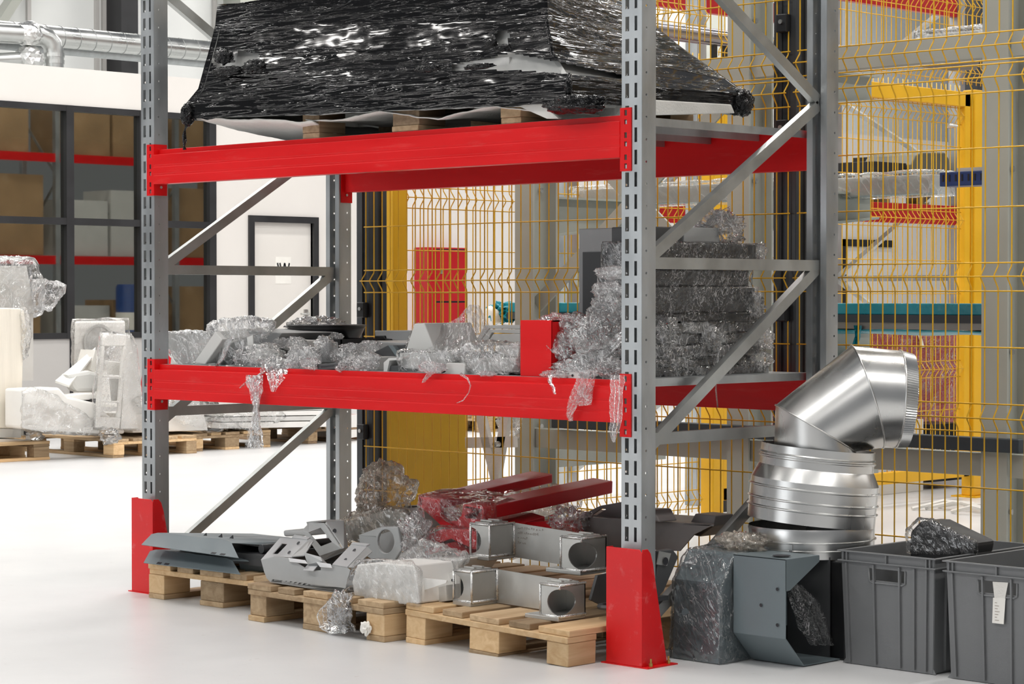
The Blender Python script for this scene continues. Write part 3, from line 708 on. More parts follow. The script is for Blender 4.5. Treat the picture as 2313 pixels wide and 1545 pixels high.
# ================================================================== pallets
def pallet(loc, rz, m, label, group, ry=0, skip_bottom=(), w_=.8, l_=1.2, seed=1, name='wooden_pallet'):
    rnd = random.Random(seed)
    t = thing(name, label, 'pallet', loc, group); t.rotation_euler = (0, ry, rz)
    L = Vector(loc)
    def bx(nm, a, b, mt):
        j = rnd.uniform(-.006, .006)
        return build(nm, MB().box(L+Vector((a[0], a[1]+j, a[2])), L+Vector((b[0], b[1]+j, b[2]))), mt, t, bevel=.003)
    xs = ((0, .1), (w_/2-.0725, w_/2+.0725), (w_-.1, w_)); yy = ((0, .145), (l_/2-.0725, l_/2+.0725), (l_-.145, l_))
    for i, (a, c) in enumerate(xs):
        if i not in skip_bottom: bx('bottom_board', (a, 0, 0), (c, l_, .021), m[rnd.randrange(len(m))])
        for y0, y1 in yy: bx('block', (a, y0+.004, .0215), (c, y1-.004, .0995), m[rnd.randrange(len(m))])
    for y0, y1 in yy: bx('stringer_board', (0, y0, .1), (w_, y1, .121), m[rnd.randrange(len(m))])
    ws = (.145, .1, .145, .1, .145); gap = (w_-sum(ws))/4; x = 0
    for wd in ws:
        bx('deck_board', (x, 0, .1215), (x+wd, l_, .1435), m[rnd.randrange(len(m))]); x += wd+gap
    return t
UG = 'pallets on the floor under the rack'
pallet((1.796, -.25, 0), 0, ['wood_new', 'wood_new', 'wood_new', 'wood_old'], 'new pale wooden pallet under the aluminium weldments', UG, ry=.026, skip_bottom=(2,), seed=3)
pallet((.948, -.285, 0), -.03, ['wood_old', 'wood_old', 'wood_new'], 'weathered wooden pallet in the middle under the grey brackets', UG, seed=5)
pallet((.141, -.16, 0), .03, ['wood_old', 'wood_new'], 'wooden pallet under the slate sheets, beside the left column guard', UG, seed=8)
pallet((.93, .0, ZU-.021), 0, ['wood_old', 'wood_dark'], 'wooden pallet on the upper rack level under the black load', None, seed=11, w_=1.2, l_=.95)

# ================================================================== plates traced on a plane
def zz(pts, ox, oy, s): return [(ox+x/s, oy+y/s) for x, y in pts]
def plateY(pts, Y, th=.004, mb=None): return (mb or MB()).ext([aY(x, y, Y) for x, y in pts], (0, th, 0))
def plateX(pts, X, th=-.004, mb=None): return (mb or MB()).ext([aX(x, y, X) for x, y in pts], (th, 0, 0))
def plate3(P, th, mb=None):
    P = [Vector(p) for p in P]; n = (P[1]-P[0]).cross(P[2]-P[0]).normalized()
    return (mb or MB()).ext(P, n*th)
def holed(outer, inner, th, mb=None):
    """plate with one hole; both outlines in the same plane and turning the same way"""
    mb = mb or MB(); O = [Vector(p) for p in outer]; I = [Vector(p) for p in inner]
    n = (O[1]-O[0]).cross(O[2]-O[0]).normalized()*th
    bm = bmesh.new(); vo = [bm.verts.new(p) for p in O]; vi = [bm.verts.new(p) for p in I]
    es = [bm.edges.new((vo[i], vo[(i+1) % len(vo)])) for i in range(len(vo))]+[bm.edges.new((vi[i], vi[(i+1) % len(vi)])) for i in range(len(vi))]
    r = bmesh.ops.triangle_fill(bm, edges=es, use_beauty=True)
    ext_ = bmesh.ops.extrude_face_region(bm, geom=list(bm.faces))
    for v in ext_['geom']:
        if isinstance(v, bmesh.types.BMVert): v.co += n
    bm.verts.index_update(); mb.add([v.co.copy() for v in bm.verts], [tuple(v.index for v in f.verts) for f in bm.faces]); bm.free()
    return mb
def circ(c, r, ax1, ax2, n=20, a0=0, a1=2*math.pi):
    ax1 = Vector(ax1); ax2 = Vector(ax2); full = abs(a1-a0-2*math.pi) < 1e-6
    return [Vector(c)+ax1*math.cos(a0+(a1-a0)*k/(n if full else n-1))*r+ax2*math.sin(a0+(a1-a0)*k/(n if full else n-1))*r for k in range(n)]
def disc_hole(p, nrm, r=.006): # a dark bolt hole shown as a shallow sunk disc
    nrm = Vector(nrm).normalized(); q = nrm.to_track_quat('Z', 'Y').to_matrix().to_4x4()
    return MB().lathe([(0, .0004), (r*.85, .0004), (r, .0012)], 12, Matrix.Translation(Vector(p)) @ q)

# ------------------------------------------------------------------ slate sheets on the left pallet
def slate(name, low, top, Yl, Yt, depth, label, slots):
    A = [aY(*low[0], Yl), aY(*low[1], Yl)]; B = [aY(*top[0], Yt), aY(*top[1], Yt)]
    t = thing(name, label, 'sheet metal', ((A[0].x+A[1].x)/2, Yl, min(A[0].z, A[1].z)), 'slate sheets on the left pallet')
    c1, c2 = A[0].lerp(B[0], .85), A[0].lerp(B[0], 1)+Vector((.03, 0, 0))
    d1, d2 = A[1].lerp(B[1], .85), A[1].lerp(B[1], 1)-Vector((.03, 0, 0))
    build('front_flange', plate3([A[0], A[1], d1, d2, c2, c1], -.003), 'sheet_slate', t, bevel=.001)
    build('web', MB().ext([c2, d2, d2+Vector((.02, depth, -.04)), c2+Vector((0, depth, -.04))], (0, 0, -.003)), 'sheet_slate', t)
    build('return_flange', MB().ext([d1, d2, d2+Vector((.02, depth, -.04)), d1+Vector((.02, depth, -.06))], (-.003, 0, 0)), 'sheet_slate', t)
    for u in slots:
        p = A[0].lerp(A[1], u); n = (A[1]-A[0]).cross(B[0]-A[0]).normalized()
        build('slot', MB().box((-.014, -.003, -.0005), (.014, .008, .0012), Matrix.Translation(p+(B[0]-A[0]).normalized()*.006-n*.0002) @ Matrix.Rotation(math.atan2((B[0]-A[0]).z, (B[0]-A[0]).y), 4, 'X')), 'ink', t)
    return t
slate('slate_sheet', ((324, 1271), (543, 1297)), ((341, 1240), (523, 1262)), -.20, -.13, .55, 'slate grey bent sheet, lower one on the left pallet', (.16, .24))
slate('slate_sheet', ((319, 1230), (539, 1260)), ((346, 1202), (521, 1221)), -.215, -.13, .5, 'slate grey bent sheet, upper one on the left pallet', (.74, .83))
build('dark_filler', MB().box((.22, -.06, .17), (.76, .36, .215)), 'sheet_dark', [o for o in bpy.data.objects if o.name == 'slate_sheet'][0])  # dark block added between the sheets, standing in for their shaded inside
b = MB()
for x0, y0 in ((452, 1216), (487, 1218), (512, 1221)):
    b.ext([aY(x0, y0, -.02), aY(x0+14, y0-2, -.02), aY(x0+13, y0-12, -.02)], (0, .004, 0))
build('tab', b, 'sheet_dark', [o for o in bpy.data.objects if o.name == 'slate_sheet.001'][0])
t = thing('hinged_sheet', 'dark steel sheet with a rolled tube, behind the slate sheets', 'sheet metal', aY(580, 1240, .1))
build('sheet', MB().ext([aY(525, 1222, .0), aY(612, 1235, .0), aY(660, 1216, .45), aY(570, 1208, .45)], (0, 0, -.008)), 'sheet_dark', t)
build('under_sheet', MB().ext([aY(532, 1247, -.03), aY(600, 1262, -.03), aY(605, 1290, -.03), aY(545, 1292, -.03)], (0, .4, 0)), 'sheet_slate', t)
build('tube', MB().tube([aY(590, 1240, -.03), aY(590, 1240, -.03)+Vector((0, .4, 0))], .018, 16), 'post_dark', t, smooth=True, angle=40)

# ------------------------------------------------------------------ grey cast-looking brackets on the middle pallet
z5 = lambda P: zz(P, 560, 1140, 5.942)
G = 'grey sheet brackets on the middle pallet'
t = thing('mounting_bracket', 'large pale grey bracket tray with two slanting tabs, frontmost on the middle pallet', 'bracket', aY(690, 1330, -.25), G)
YA, YB = -.25, -.06
front = z5([(172, 740), (215, 900), (250, 990), (300, 1040), (1230, 1190), (1310, 1120), (1372, 880), (1330, 845), (1130, 812), (980, 800), (975, 880), (900, 885), (800, 870), (560, 715), (355, 700)])
build('front_wall', plateY(front, YA, .004), 'part_grey', t, bevel=.0015)
def lean(pts, f=None):
    """points given with a 0..1 lean: 0 = at the front wall, 1 = back at YB"""
    return [aY(*z5([(x, y)])[0], YA+(YB-YA)*k) for x, y, k in pts]
build('top_flange', holed(lean([(172, 740, 0), (355, 698, .05), (590, 708, .05), (830, 468, 1), (600, 455, 1), (430, 445, 1)]), lean([(330, 660, .22), (400, 662, .22), (530, 527, .74), (455, 520, .74)]), .004), 'part_silver', t)
build('side_wall', plate3(lean([(830, 468, 1), (590, 708, .05), (760, 690, .12), (880, 500, 1)]), .004), 'part_grey', t)
build('tab', plate3(lean([(1135, 812, 0), (1340, 845, 0), (1600, 575, 1), (1385, 548, 1)]), .004), 'part_silver', t)
build('tab_side', plate3(lean([(1600, 575, 1), (1345, 848, 0), (1420, 850, .1), (1665, 640, 1)]), .004), 'part_grey', t)
build('tab_lip', plate3(lean([(1385, 548, 1), (1590, 572, 1), (1640, 545, 1.1), (1410, 518, 1.1)]), .006), 'part_silver', t)
build('flange_lip', plate3(lean([(595, 458, 1), (800, 485, .96), (840, 455, 1.1), (630, 420, 1.1)]), .006), 'part_silver', t)
for P in ([(540, 712, 0), (770, 745, 0), (800, 790, -.06), (560, 765, -.06)], [(915, 765, 0), (1110, 795, 0), (1130, 850, -.06), (965, 835, -.06)], [(745, 885, -.1), (880, 895, -.1), (940, 825, .1), (800, 815, .1)]):
    build('small_tab', plate3(lean(P), .003), 'part_silver', t)
for x, y, k in ((695, 522, .75), (572, 648, .25), (1445, 620, .75), (1325, 747, .3)):
    p = aY(*z5([(x, y)])[0], YA+(YB-YA)*k)
    build('bolt_hole', disc_hole(p+Vector((0, -.006, .002)), (0, -.75, .66), .008), 'ink', t)
b = MB().ext([aY(*q, YA) for q in z5([(300, 1040), (1230, 1190), (1310, 1120), (330, 1000)])], (0, .3, 0)); build('floor_plate', b, 'part_grey', t)
build('divider', plate3(lean([(750, 640, .1), (975, 700, .1), (1000, 760, .05), (800, 800, .05)]), .05), 'part_grey', t)

t = thing('mounting_bracket', 'grey angular bracket with a large four-sided cutout, leaning behind the bracket tray', 'bracket', aY(720, 1250, .05), G)
YA, YB = .02, .14
build('face_plate', holed(lean([(740, 345, 0), (975, 690, 0), (1270, 590, 0), (1040, 245, .35), (835, 240, .35)]), lean([(825, 372, .05), (985, 560, .05), (1140, 500, .05), (990, 312, .3)]), .006), 'part_grey', t, bevel=.002)
build('side_plate', plate3(lean([(1040, 240, .4), (1275, 590, 0), (1335, 590, .6), (1275, 222, 1)]), .005), 'part_grey', t)
build('lower_wall', plate3(lean([(960, 680, 0), (1270, 590, 0), (1330, 620, .4), (1000, 760, .1)]), .005), 'part_grey', t)
build('neck', MB().ext(lean([(465, 345, .3), (740, 335, .3), (790, 420, .2), (480, 430, .3)]), (.0, .16, .0)), 'part_grey', t, bevel=.008)
build('neck_flange', MB().ext(lean([(785, 232, .8), (850, 222, .8), (1030, 228, .8), (835, 245, .8), (795, 270, .8)]), (0, .1, 0)), 'part_grey', t)
build('bolt_hole', disc_hole(aY(*z5([(1165, 352)])[0], .055), (.3, -.9, .2), .009), 'ink', t)

t = thing('mounting_bracket', 'grey block bracket with a rounded notch, behind the film-wrapped white part', 'bracket', aY(855, 1265, .1), G)
YA, YB = .05, .22
out = [(1490, 415, .0), (1830, 290, .5), (2040, 292, .5), (2065, 420, .4), (2088, 600, .2), (1965, 782, .1), (1745, 782, 0), (1735, 425, 0)]
def arcl(cx, cy, rx, ry, k, n=18): return [(cx+rx*math.cos(2*math.pi*i/n), cy+ry*math.sin(2*math.pi*i/n), k) for i in range(n)]
build('face_plate', holed(lean([(1745, 425, .1), (1745, 790, .1), (1970, 782, .1), (2090, 600, .1), (2040, 292, .1), (1830, 300, .1)]), lean(arcl(1880, 490, 112, 160, .1)[::-1]), .012), 'part_grey', t, bevel=.003)
build('side_wall', plate3(lean([(1490, 415, .15), (1740, 425, .1), (1745, 785, .1), (1520, 640, .15)]), .006), 'part_grey', t)
build('top_wall', plate3(lean([(1490, 412, .2), (1740, 425, .1), (1830, 300, .1), (2040, 292, .1), (1830, 285, .6)]), .004), 'part_grey', t)
build('back_wall', MB().ext(lean([(1700, 420, .9), (2000, 330, .9), (2050, 600, .9), (1960, 720, .9), (1720, 740, .9)]), (0, .004, 0)), 'part_grey', t)


z8 = lambda P: zz(P, 760, 1040, 3.2125)
t = thing('wrapped_white_part', 'white sheet metal box part in crinkled clear film, front of the middle pallet', 'sheet metal', aY(870, 1365, -.28))
YA = -.24
f_ = z8([(150, 755), (300, 740), (560, 760), (590, 900), (600, 1040), (480, 1045), (130, 1000), (110, 880)])
build('body', MB().ext([aY(*q, YA) for q in f_], (0, .22, 0)), 'part_white', t, bevel=.006)
build('end_plate', plateY(z8([(590, 850), (800, 870), (795, 890), (640, 940), (630, 1035), (595, 1045)]), YA+.03, .004), 'part_white', t)
build('side_tray', MB().ext([aY(*q, YA+.1) for q in z8([(640, 950), (795, 905), (800, 1020), (640, 1040)])], (0, .15, 0)), 'part_light', t)
build('tab', plateY(z8([(795, 815), (865, 815), (870, 910), (830, 910)]), YA+.16, .003), 'part_white', t)
build('bolt_hole', disc_hole(aY(*z8([(843, 870)])[0], YA+.158), (0, -1, 0), .006), 'ink', t)
build('rear_stack', MB().ext([aY(*q, YA+.24) for q in z8([(330, 740), (640, 715), (930, 710), (840, 830), (560, 800)])], (0, .2, 0)), 'part_white', t, bevel=.01)
pts = [aY(*q, YA+k) for q in z8([(70, 900), (150, 735), (300, 725), (540, 745), (600, 800), (610, 1050), (100, 1010)]) for k in (-.01, .24)]
build('film_wrap', wrap_hull(pts, .003, .006, 5, 3, 14), 'film_box', t, label='crinkled clear film')
pts = [aY(*q, YA+k) for q in z8([(470, 720), (640, 600), (940, 705), (850, 820), (600, 830), (620, 700)]) for k in (.2, .44)]
build('film_bunch', wrap_hull(pts, .004, .016, 4, 5, 22), 'film_milky', t, label='bunched clear film')
t = thing('hanging_film', 'loose clear film hanging down over the middle pallet', 'plastic film', aY(765, 1425, -.33))
z7 = lambda P: zz(P, 280, 1080, 3.855)
build('loop', strip([aY(*q, -.31) for q in z7([(1950, 960), (1830, 1040), (1740, 1130), (1740, 1270), (1830, 1320), (1960, 1330)])], [.05, .08, .07, .06, .07, .05], (.7, .2, .5), .012, 4, 12, 8), 'film', t)
build('tail', strip([aY(*q, -.315) for q in z7([(1960, 1000), (1930, 1120), (1900, 1230), (1990, 1330), (2080, 1340)])], [.06, .05, .06, .05, .03], (1, 0, .2), .012, 9, 12, 8), 'film', t)
build('bulge', blob(aY(*z7([(1880, 1140)])[0], -.32), (.055, .03, .06), 6, .4, 4), 'film', t)
build('film_knot', blob(aY(*z7([(2105, 1310)])[0], -.32), (.022, .012, .025), 2, .5, 3), 'paper', t)

# ------------------------------------------------------------------ raw aluminium weldments on the right pallet
def weldment(cL, cR, hgt, wx, dy, label, lean_=0):
    """two box ends with a big round opening across the near corner, joined by a rear plate"""
    t = thing('aluminium_weldment', label, 'metal part', (cL[0], cL[1], cL[2]), 'aluminium weldments on the right pallet')
    for q, (cx_, cy_, cz_) in enumerate((cL, cR)):
        x0, x1 = cx_-wx, cx_; y0, y1 = cy_, cy_+dy; z0, z1 = cz_, cz_+hgt; r = hgt*.42; zc = z0+hgt*.46
        e = build('box_end', MB(), 'alu_raw', t, solid=.005) if False else None
        b = MB(); n = 14
        kx, ky = (wx*.78, dy*.60) if q else (wx*.30, .0)
        def bite(u, sign, half):
            pts = []
            for i in range(n+1):
                a = -math.pi/2+math.pi*i/n; pts.append((half*math.cos(a), zc+r*math.sin(a)))
            return pts
        if q:
            A = bite(0, 0, wx*.64); fr = [(x0, y0, z0), (x1, y0, z0)]+[(x1-d_, y0, z_) for d_, z_ in A]+[(x1, y0, z1), (x0, y0, z1)]
            b.ext(fr, (0, .005, 0))
            A = bite(0, 0, dy*.62); sd = [(x1, y1, z0), (x1, y0, z0)]+[(x1, y0+d_, z_) for d_, z_ in A]+[(x1, y0, z1), (x1, y1, z1)]
            b.ext(sd, (-.005, 0, 0))
        else:
            A = bite(0, 0, wx*.55); fr = [(x1, y0, z0), (x0, y0, z0)]+[(x0+d_, y0, z_) for d_, z_ in A]+[(x0, y0, z1), (x1, y0, z1)]
            b.ext(fr, (0, .005, 0))
            b.box((x1-.005, y0, z0), (x1, y1, z1))
        b.box((x0, y0+(.03 if not q else 0), z0), (x0+.005, y1, z1)); b.box((x0, y0, z1-.005), (x1, y1, z1)); b.box((x0, y0, z0), (x1, y1, z0+.005)); b.box((x0, y1-.005, z0), (x1, y1, z1))
        o = build('box_end', b, 'alu_raw', t)
        w_ = MB(); rr = .0045
        if q: w_.tube([(x1, y0, z0), (x1, y0, zc-r*.98)], rr, 6); w_.tube([(x1, y0, zc+r*.98), (x1, y0, z1)], rr, 6)
        else: w_.tube([(x1, y0, z0), (x1, y0, z1)], rr, 6)
        w_.tube([(x0, y0, z1), (x1, y0, z1)], rr, 6); w_.tube([(x0, y0, z0), (x1, y0, z0)], rr*1.3, 6); w_.tube([(x1, y0, z0), (x1, y1, z0)], rr*1.2, 6); w_.tube([(x1, y0, z1), (x1, y1, z1)], rr, 6); w_.tube([(x0, y0, z0), (x0, y0, z1)], rr, 6)
        build('weld_seam', w_, 'alu_weld', o, smooth=True)
        tp = MB().box((x0+.012, y0+.01, z1), (x1-.012, y1-.02, z1+.007)).box((x0+.02, y0+.03, z1+.007), (x1-.02, y0+.045, z1+.014)).box((x0+.02, y0+.07, z1+.007), (x1-.02, y0+.085, z1+.014))
        build('top_pad', tp, 'alu_raw', o, bevel=.002)
        build('foot_strip', MB().box((x0-(.07 if q else .0), y0-.006, z0-.016), (x1-.0, y1, z0)), 'alu_raw', o, bevel=.003)
    y1 = cL[1]+dy
    A = [(cL[0], y1-.004, cL[2]-.012), (cR[0]-wx-.115, y1-.004, cR[2]-.005), (cR[0]-wx-.115, y1-.004, cR[2]+hgt*.28), (cR[0]-wx-.05, y1-.004, cR[2]+hgt*.28), (cR[0]-wx-.05, y1-.004, cR[2]-.005), (cR[0]-wx, y1-.004, cR[2]-.005), (cR[0]-wx, y1-.004, cR[2]+hgt), (cL[0], y1-.004, cL[2]+hgt)]
    pl = build('rear_plate', MB().ext(A, (0, .006, 0)), 'alu_raw', t)
    build('weld_seam', MB().tube([(cL[0]+.004, y1-.006, cL[2]), (cL[0]+.004, y1-.006, cL[2]+hgt)], .006, 6), 'alu_weld', pl, smooth=True)
    return t, pl, y1
weldment((2.018, -.134, .153), (2.45, -.135, .143), .108, .092, .13, 'raw aluminium weldment with round corner openings, lower and frontmost on the right pallet')
t, pl, y1 = weldment((1.893, .08, .29), (2.352, .08, .275), .115, .10, .13, 'raw aluminium weldment with handwriting on its plate, upper one on the right pallet')
b = MB(); rw = random.Random(4)
for row in range(4):
    x = 1.915; z = .385-row*.018
    while x < 1.915+(.13, .105, .05, .035)[row]:
        h_ = .009; pts = [(x, y1-.0056, z+rw.uniform(-.002, .002)), (x+.003, y1-.0056, z+h_*rw.uniform(.4, 1)), (x+.006, y1-.0056, z+rw.uniform(-.001, .003))]
        b.tube(pts, .0006, 4); x += rw.choice((.009, .01, .015))
build('handwriting', b, 'faint_ink', pl, label='faint brown handwriting')
# dark and silver leftovers behind the right guard
t = thing('steel_trough', 'dark brown steel trough with a slotted handle, behind the right upright', 'metal part', aY(1450, 1240, .5))
build('front_panel', MB().ext([aY(*q, .42) for q in ((1309, 1168), (1330, 1235), (1535, 1245), (1568, 1207), (1612, 1185), (1480, 1178), (1400, 1172))], (0, .006, 0)), 'trough_steel', t)
build('top_panel', MB().ext([aY(1309, 1168, .42), aY(1612, 1185, .42), aY(1617, 1168, .85), aY(1340, 1150, .85)], (0, 0, -.006)), 'trough_steel', t)
build('handle', holed([aY(*q, .55) for q in ((1311, 1166), (1420, 1172), (1470, 1140), (1410, 1133), (1360, 1142))], [aY(*q, .55) for q in ((1340, 1163), (1352, 1163), (1373, 1150), (1362, 1148))], .01), 'trough_steel', t)
build('end_cap', MB().ext([aY(*q, .5) for q in ((1545, 1205), (1570, 1160), (1617, 1165), (1612, 1188), (1580, 1212))], (0, .1, 0)), 'trough_steel', t, bevel=.004)
build('inner_block', MB().ext([aY(*q, .35) for q in ((1420, 1150), (1475, 1152), (1490, 1180), (1425, 1178))], (0, .1, 0)), 'trough_steel', t, bevel=.006)
t = thing('machined_bracket', 'dark machined bracket with a silver drilled face, beside the right guard', 'bracket', aX(1500, 1345, 2.75))
build('arm', plateX([(1476, 1345), (1490, 1245), (1520, 1240), (1533, 1258), (1500, 1335), (1486, 1350)], 2.72, -.03), 'sheet_dark', t, bevel=.004)
build('face', plateX([(1484, 1275), (1490, 1245), (1516, 1250), (1507, 1278)], 2.726, -.004), 'alu_raw', t)
build('bore', disc_hole(aX(1503, 1268, 2.728), (1, 0, 0), .014), 'ink', t)
build('pad', MB().box(aX(1476, 1360, 2.70)-Vector((.03, 0, 0)), aX(1510, 1345, 2.70)), 'sheet_dark', t)
t = thing('angle_bar', 'flat grey steel bar leaning beside the wrapped ducts', 'metal bar', aY(1610, 1225, .9))
build('bar', MB().bar(aY(1603, 1235, .8), aY(1692, 1135, .95), .045, .008, (.6, -.4, .5)), 'galv_dark', t)
c = aZ(1380, 1375, .16); 
build('steel_ring', MB().lathe([(.03, 0), (.045, 0), (.05, .008), (.045, .016), (.03, .016), (.03, 0)], 24, Matrix.Translation(c)), 'sheet_dark', label='dark steel ring lying on the right pallet behind the guard', cat='ring', smooth=True, angle=40)
b = plateX([(1335, 1355), (1350, 1300), (1400, 1290), (1400, 1350), (1370, 1372)], 2.42, -.012)
build('dark_plate', b, 'sheet_dark', label='dark steel plate under the upper weldment', cat='metal part')

# ------------------------------------------------------------------ red sheet parts wrapped in film, behind
t = thing('red_frame_part', 'red double-armed sheet frame in clear film, on top of the scrap', 'metal part', aY(1010, 1190, .2), 'red sheet parts')
YR = .18
web = z8([(597, 262), (750, 285), (755, 400), (800, 440), (870, 440), (905, 400), (920, 318), (1065, 345), (1062, 462), (950, 500), (770, 485), (700, 420), (600, 330)])
build('front_web', MB().ext([aY(*q, YR) for q in web], (0, .02, 0)), 'part_red', t, bevel=.003)
def armq(q, L, dz):
    a, b_ = aY(*z8([q[0]])[0], YR), aY(*z8([q[1]])[0], YR); c, d_ = aY(*z8([q[2]])[0], YR), aY(*z8([q[3]])[0], YR)
    return MB().ext([a, b_, c, d_], (0, L, dz))
build('arm', armq([(597, 262), (750, 285), (752, 355), (600, 330)], .62, .065), 'part_red', t, bevel=.004)
build('arm', armq([(920, 318), (1065, 345), (1062, 440), (930, 425)], .72, .06), 'part_red', t, bevel=.004)
for q, yy in (((1120, 290), .42), ((1590, 220), .85)):
    c = aY(*z8([q])[0], yy); b = MB(); b.box(c+Vector((-.02, -.002, -.012)), c+Vector((.02, .05, .022))); o = build('square_socket', b, 'part_red', t, bevel=.002)
    build('socket_hole', MB().box(c+Vector((-.011, -.0026, -.004)), c+Vector((.011, -.0015, .014))), 'ink', o)
pts = [aY(*q, YR+k) for q, k in zip(z8([(597, 250), (760, 275), (910, 310), (1070, 335), (1065, 470), (950, 505), (600, 345), (1330, 160), (1770, 215), (1760, 320), (1330, 240)]), (-.01, -.01, -.01, -.01, -.01, -.01, -.01, .62, .72, .72, .62))]
build('film_wrap', wrap_hull(pts, .006, .009, 5, 8, 9), 'film_box', t, label='clear film stretched over both arms')
t = thing('red_chevron_part', 'red roof-shaped sheet part below the red double-armed frame', 'metal part', aY(1010, 1255, .1), 'red sheet parts')
YR = .12
build('chevron', MB().ext([aY(*q, YR) for q in z8([(630, 560), (645, 650), (815, 600), (960, 725), (935, 745), (815, 640), (650, 690), (625, 640)])], (0, .3, .03)), 'part_red', t, bevel=.003)
build('cover', MB().ext([aY(*q, YR+.03) for q in z8([(620, 560), (760, 500), (950, 500), (1040, 530), (1045, 620), (1000, 650), (830, 570), (640, 640)])], (0, .35, .04)), 'part_red', t, bevel=.004)
pts = [aY(*q, YR+k) for q in z8([(610, 560), (760, 490), (1050, 510), (1050, 640), (940, 730), (640, 690)]) for k in (-.01, .3)]
build('film_wrap', wrap_hull(pts, .004, .008, 5, 2, 14), 'film_box', t, label='clear film')
t = thing('red_sheet', 'flat dark red sheet lying behind the upper weldment', 'sheet metal', aY(1220, 1200, .45), 'red sheet parts')
build('sheet', MB().ext([aY(*q, .4) for q in z8([(1290, 450), (1660, 440), (1780, 540), (1300, 480)])], (0, .4, .0)), 'part_red', t)
build('film_wrap', blob(aY(*z8([(1690, 450)])[0], .4), (.07, .06, .05), 5, .5, 4), 'film', t)

# beige-grey boxes under tinted film and the big crumpled film ball
t = thing('film_bundle', 'big crumpled ball of brownish clear film at the back left of the pallets', 'plastic film', aY(870, 1180, .6))
build('film_ball', blob(aY(872, 1112, .55), (.12, .10, .11), 3, .28, 5, scale=1.7), 'film_brown', t)
build('film_skirt', blob(aY(845, 1180, .5), (.10, .09, .07), 7, .3, 5, scale=1.8), 'film_brown', t)
t = thing('wrapped_box', 'grey box under brownish film, below the big film ball', 'box', aY(860, 1215, .35))
build('box', MB().ext([aY(*q, .35) for q in z8([(60, 450), (350, 360), (505, 380), (510, 620), (240, 620), (70, 570)])], (0, .3, 0)), 'part_grey', t, bevel=.004)
pts = [aY(*q, .35+k) for q in z8([(50, 440), (350, 350), (515, 370), (600, 600), (240, 640), (60, 580)]) for k in (-.01, .3)]
build('film_wrap', wrap_hull(pts, .004, .01, 4, 6, 14), 'film_brown', t, label='brownish film')
build('dark_cover', MB().ext([aY(*q, .6) for q in z8([(490, 330), (590, 330), (720, 480), (640, 560), (510, 440)])], (0, .2, 0)), 'sheet_dark', label='dark sheet cover between the film ball and the red frame', cat='sheet metal')
b = blob(aY(*z8([(580, 560)])[0], .1), (.05, .05, .07), 12, .6, 4)
build('film_scrap', b, 'film', label='small shiny film scrap in front of the red chevron part', cat='plastic film')

# ================================================================== right: boxes, ducts and crates
# wrapped grey box with a slanting upper front
x0, x1 = 2.712, 2.918; yf = .15; zk = aY(1520, 1308, yf).z; zt = aY(1548, 1243, yf+.06).z
t = thing('wrapped_cabinet', 'grey box in clear film with a slanting upper front, right of the column guard', 'box', ((x0+x1)/2, yf+.15, 0))
pr = [(yf, 0), (yf+.01, zk), (yf+.085, zt), (yf+.30, zt+.01), (yf+.30, 0)]
build('body', MB().ext([Vector((x0, y, z)) for y, z in pr], (x1-x0, 0, 0)), 'sheet_slate', t, bevel=.004)
pts = [Vector((x, y, z)) for x in (x0-.006, x1+.006) for y, z in pr]
build('film_wrap', wrap_hull(pts, .003, .005, 5, 4, 16), 'film_box', t, label='crinkled clear film')
build('top_film', blob(Vector((x1-.06, yf+.2, zt+.03)), (.08, .06, .03), 3, .5, 4), 'film_brown', t, label='brownish film bulge')
build('paper_scrap', MB().add([aY(1650, 1230, .3), aY(1655, 1226, .3), aY(1658, 1231, .3)], [(0, 1, 2)]), 'paper', t)

# bent slate console standing open to the right
XR = 3.152; ya = aX(1774, 1444, XR).y; zc = aX(1774, 1444, XR).z; zt = aX(1774, 1264, XR).z; xl = 2.93
t = thing('bent_console', 'slate grey bent sheet console standing open, in front of the ducts', 'sheet metal', ((xl+XR)/2, ya+.12, 0))
yb = aX(1851, 1256, XR).y
b = MB(); th = .004
prof = [(yb, zt), (ya, zt), (ya, zc), (ya+.10, .003), (ya+.30, .003)]
for (y0, z0), (y1_, z1_), nm in zip(prof[:-1], prof[1:], ('top_plate', 'front_plate', 'lower_bevel', 'base_plate')):
    P = [Vector((xl, y0, z0)), Vector((XR, y0, z0)), Vector((XR, y1_, z1_)), Vector((xl, y1_, z1_))]
    build(nm, plate3(P, th), 'sheet_slate', t, bevel=.001)
build('gusset', plateX([(1774, 1266), (1851, 1256), (1851, 1268), (1784, 1334), (1774, 1336)], XR, -.004), 'sheet_slate', t)
build('rear_plate', MB().box((xl, ya+.295, .004), (XR-.04, ya+.30, zt-.02)), 'sheet_dark', t)  # added plate, its darker colour standing in for the console's dark inside
build('side_plate', MB().box((xl, ya+.006, .1), (xl+.004, ya+.29, zt-.004)), 'sheet_slate', t)
for px_, py_ in ((1756, 1331), (1719, 1367), (1756, 1412)):
    build('bolt_hole', disc_hole(aY(px_, py_, ya-.003), (0, -1, 0), .006), 'ink', t)
build('bolt_hole', MB().lathe([(0, 0), (.03, 0), (.031, .0006)], 20, Matrix.Translation((XR-.06, ya+.055, zt+.004))), 'ink', t)
build('film_inside', strip([Vector((XR-.06, ya+.12, .27)), Vector((XR-.05, ya+.18, .2)), Vector((XR-.06, ya+.23, .12)), Vector((XR-.05, ya+.27, .05))], [.06, .1, .11, .08], (.6, .8, 0), .008, 4, 12, 8), 'film_tight', t, label='clear film stuffed inside')
# black box carrying the ducts
boxpart('black_box', (2.76, .52, 0), (3.17, .95, .338), 'black_plastic', label='black box standing under the silver ducts', cat='box', bevel=.006)

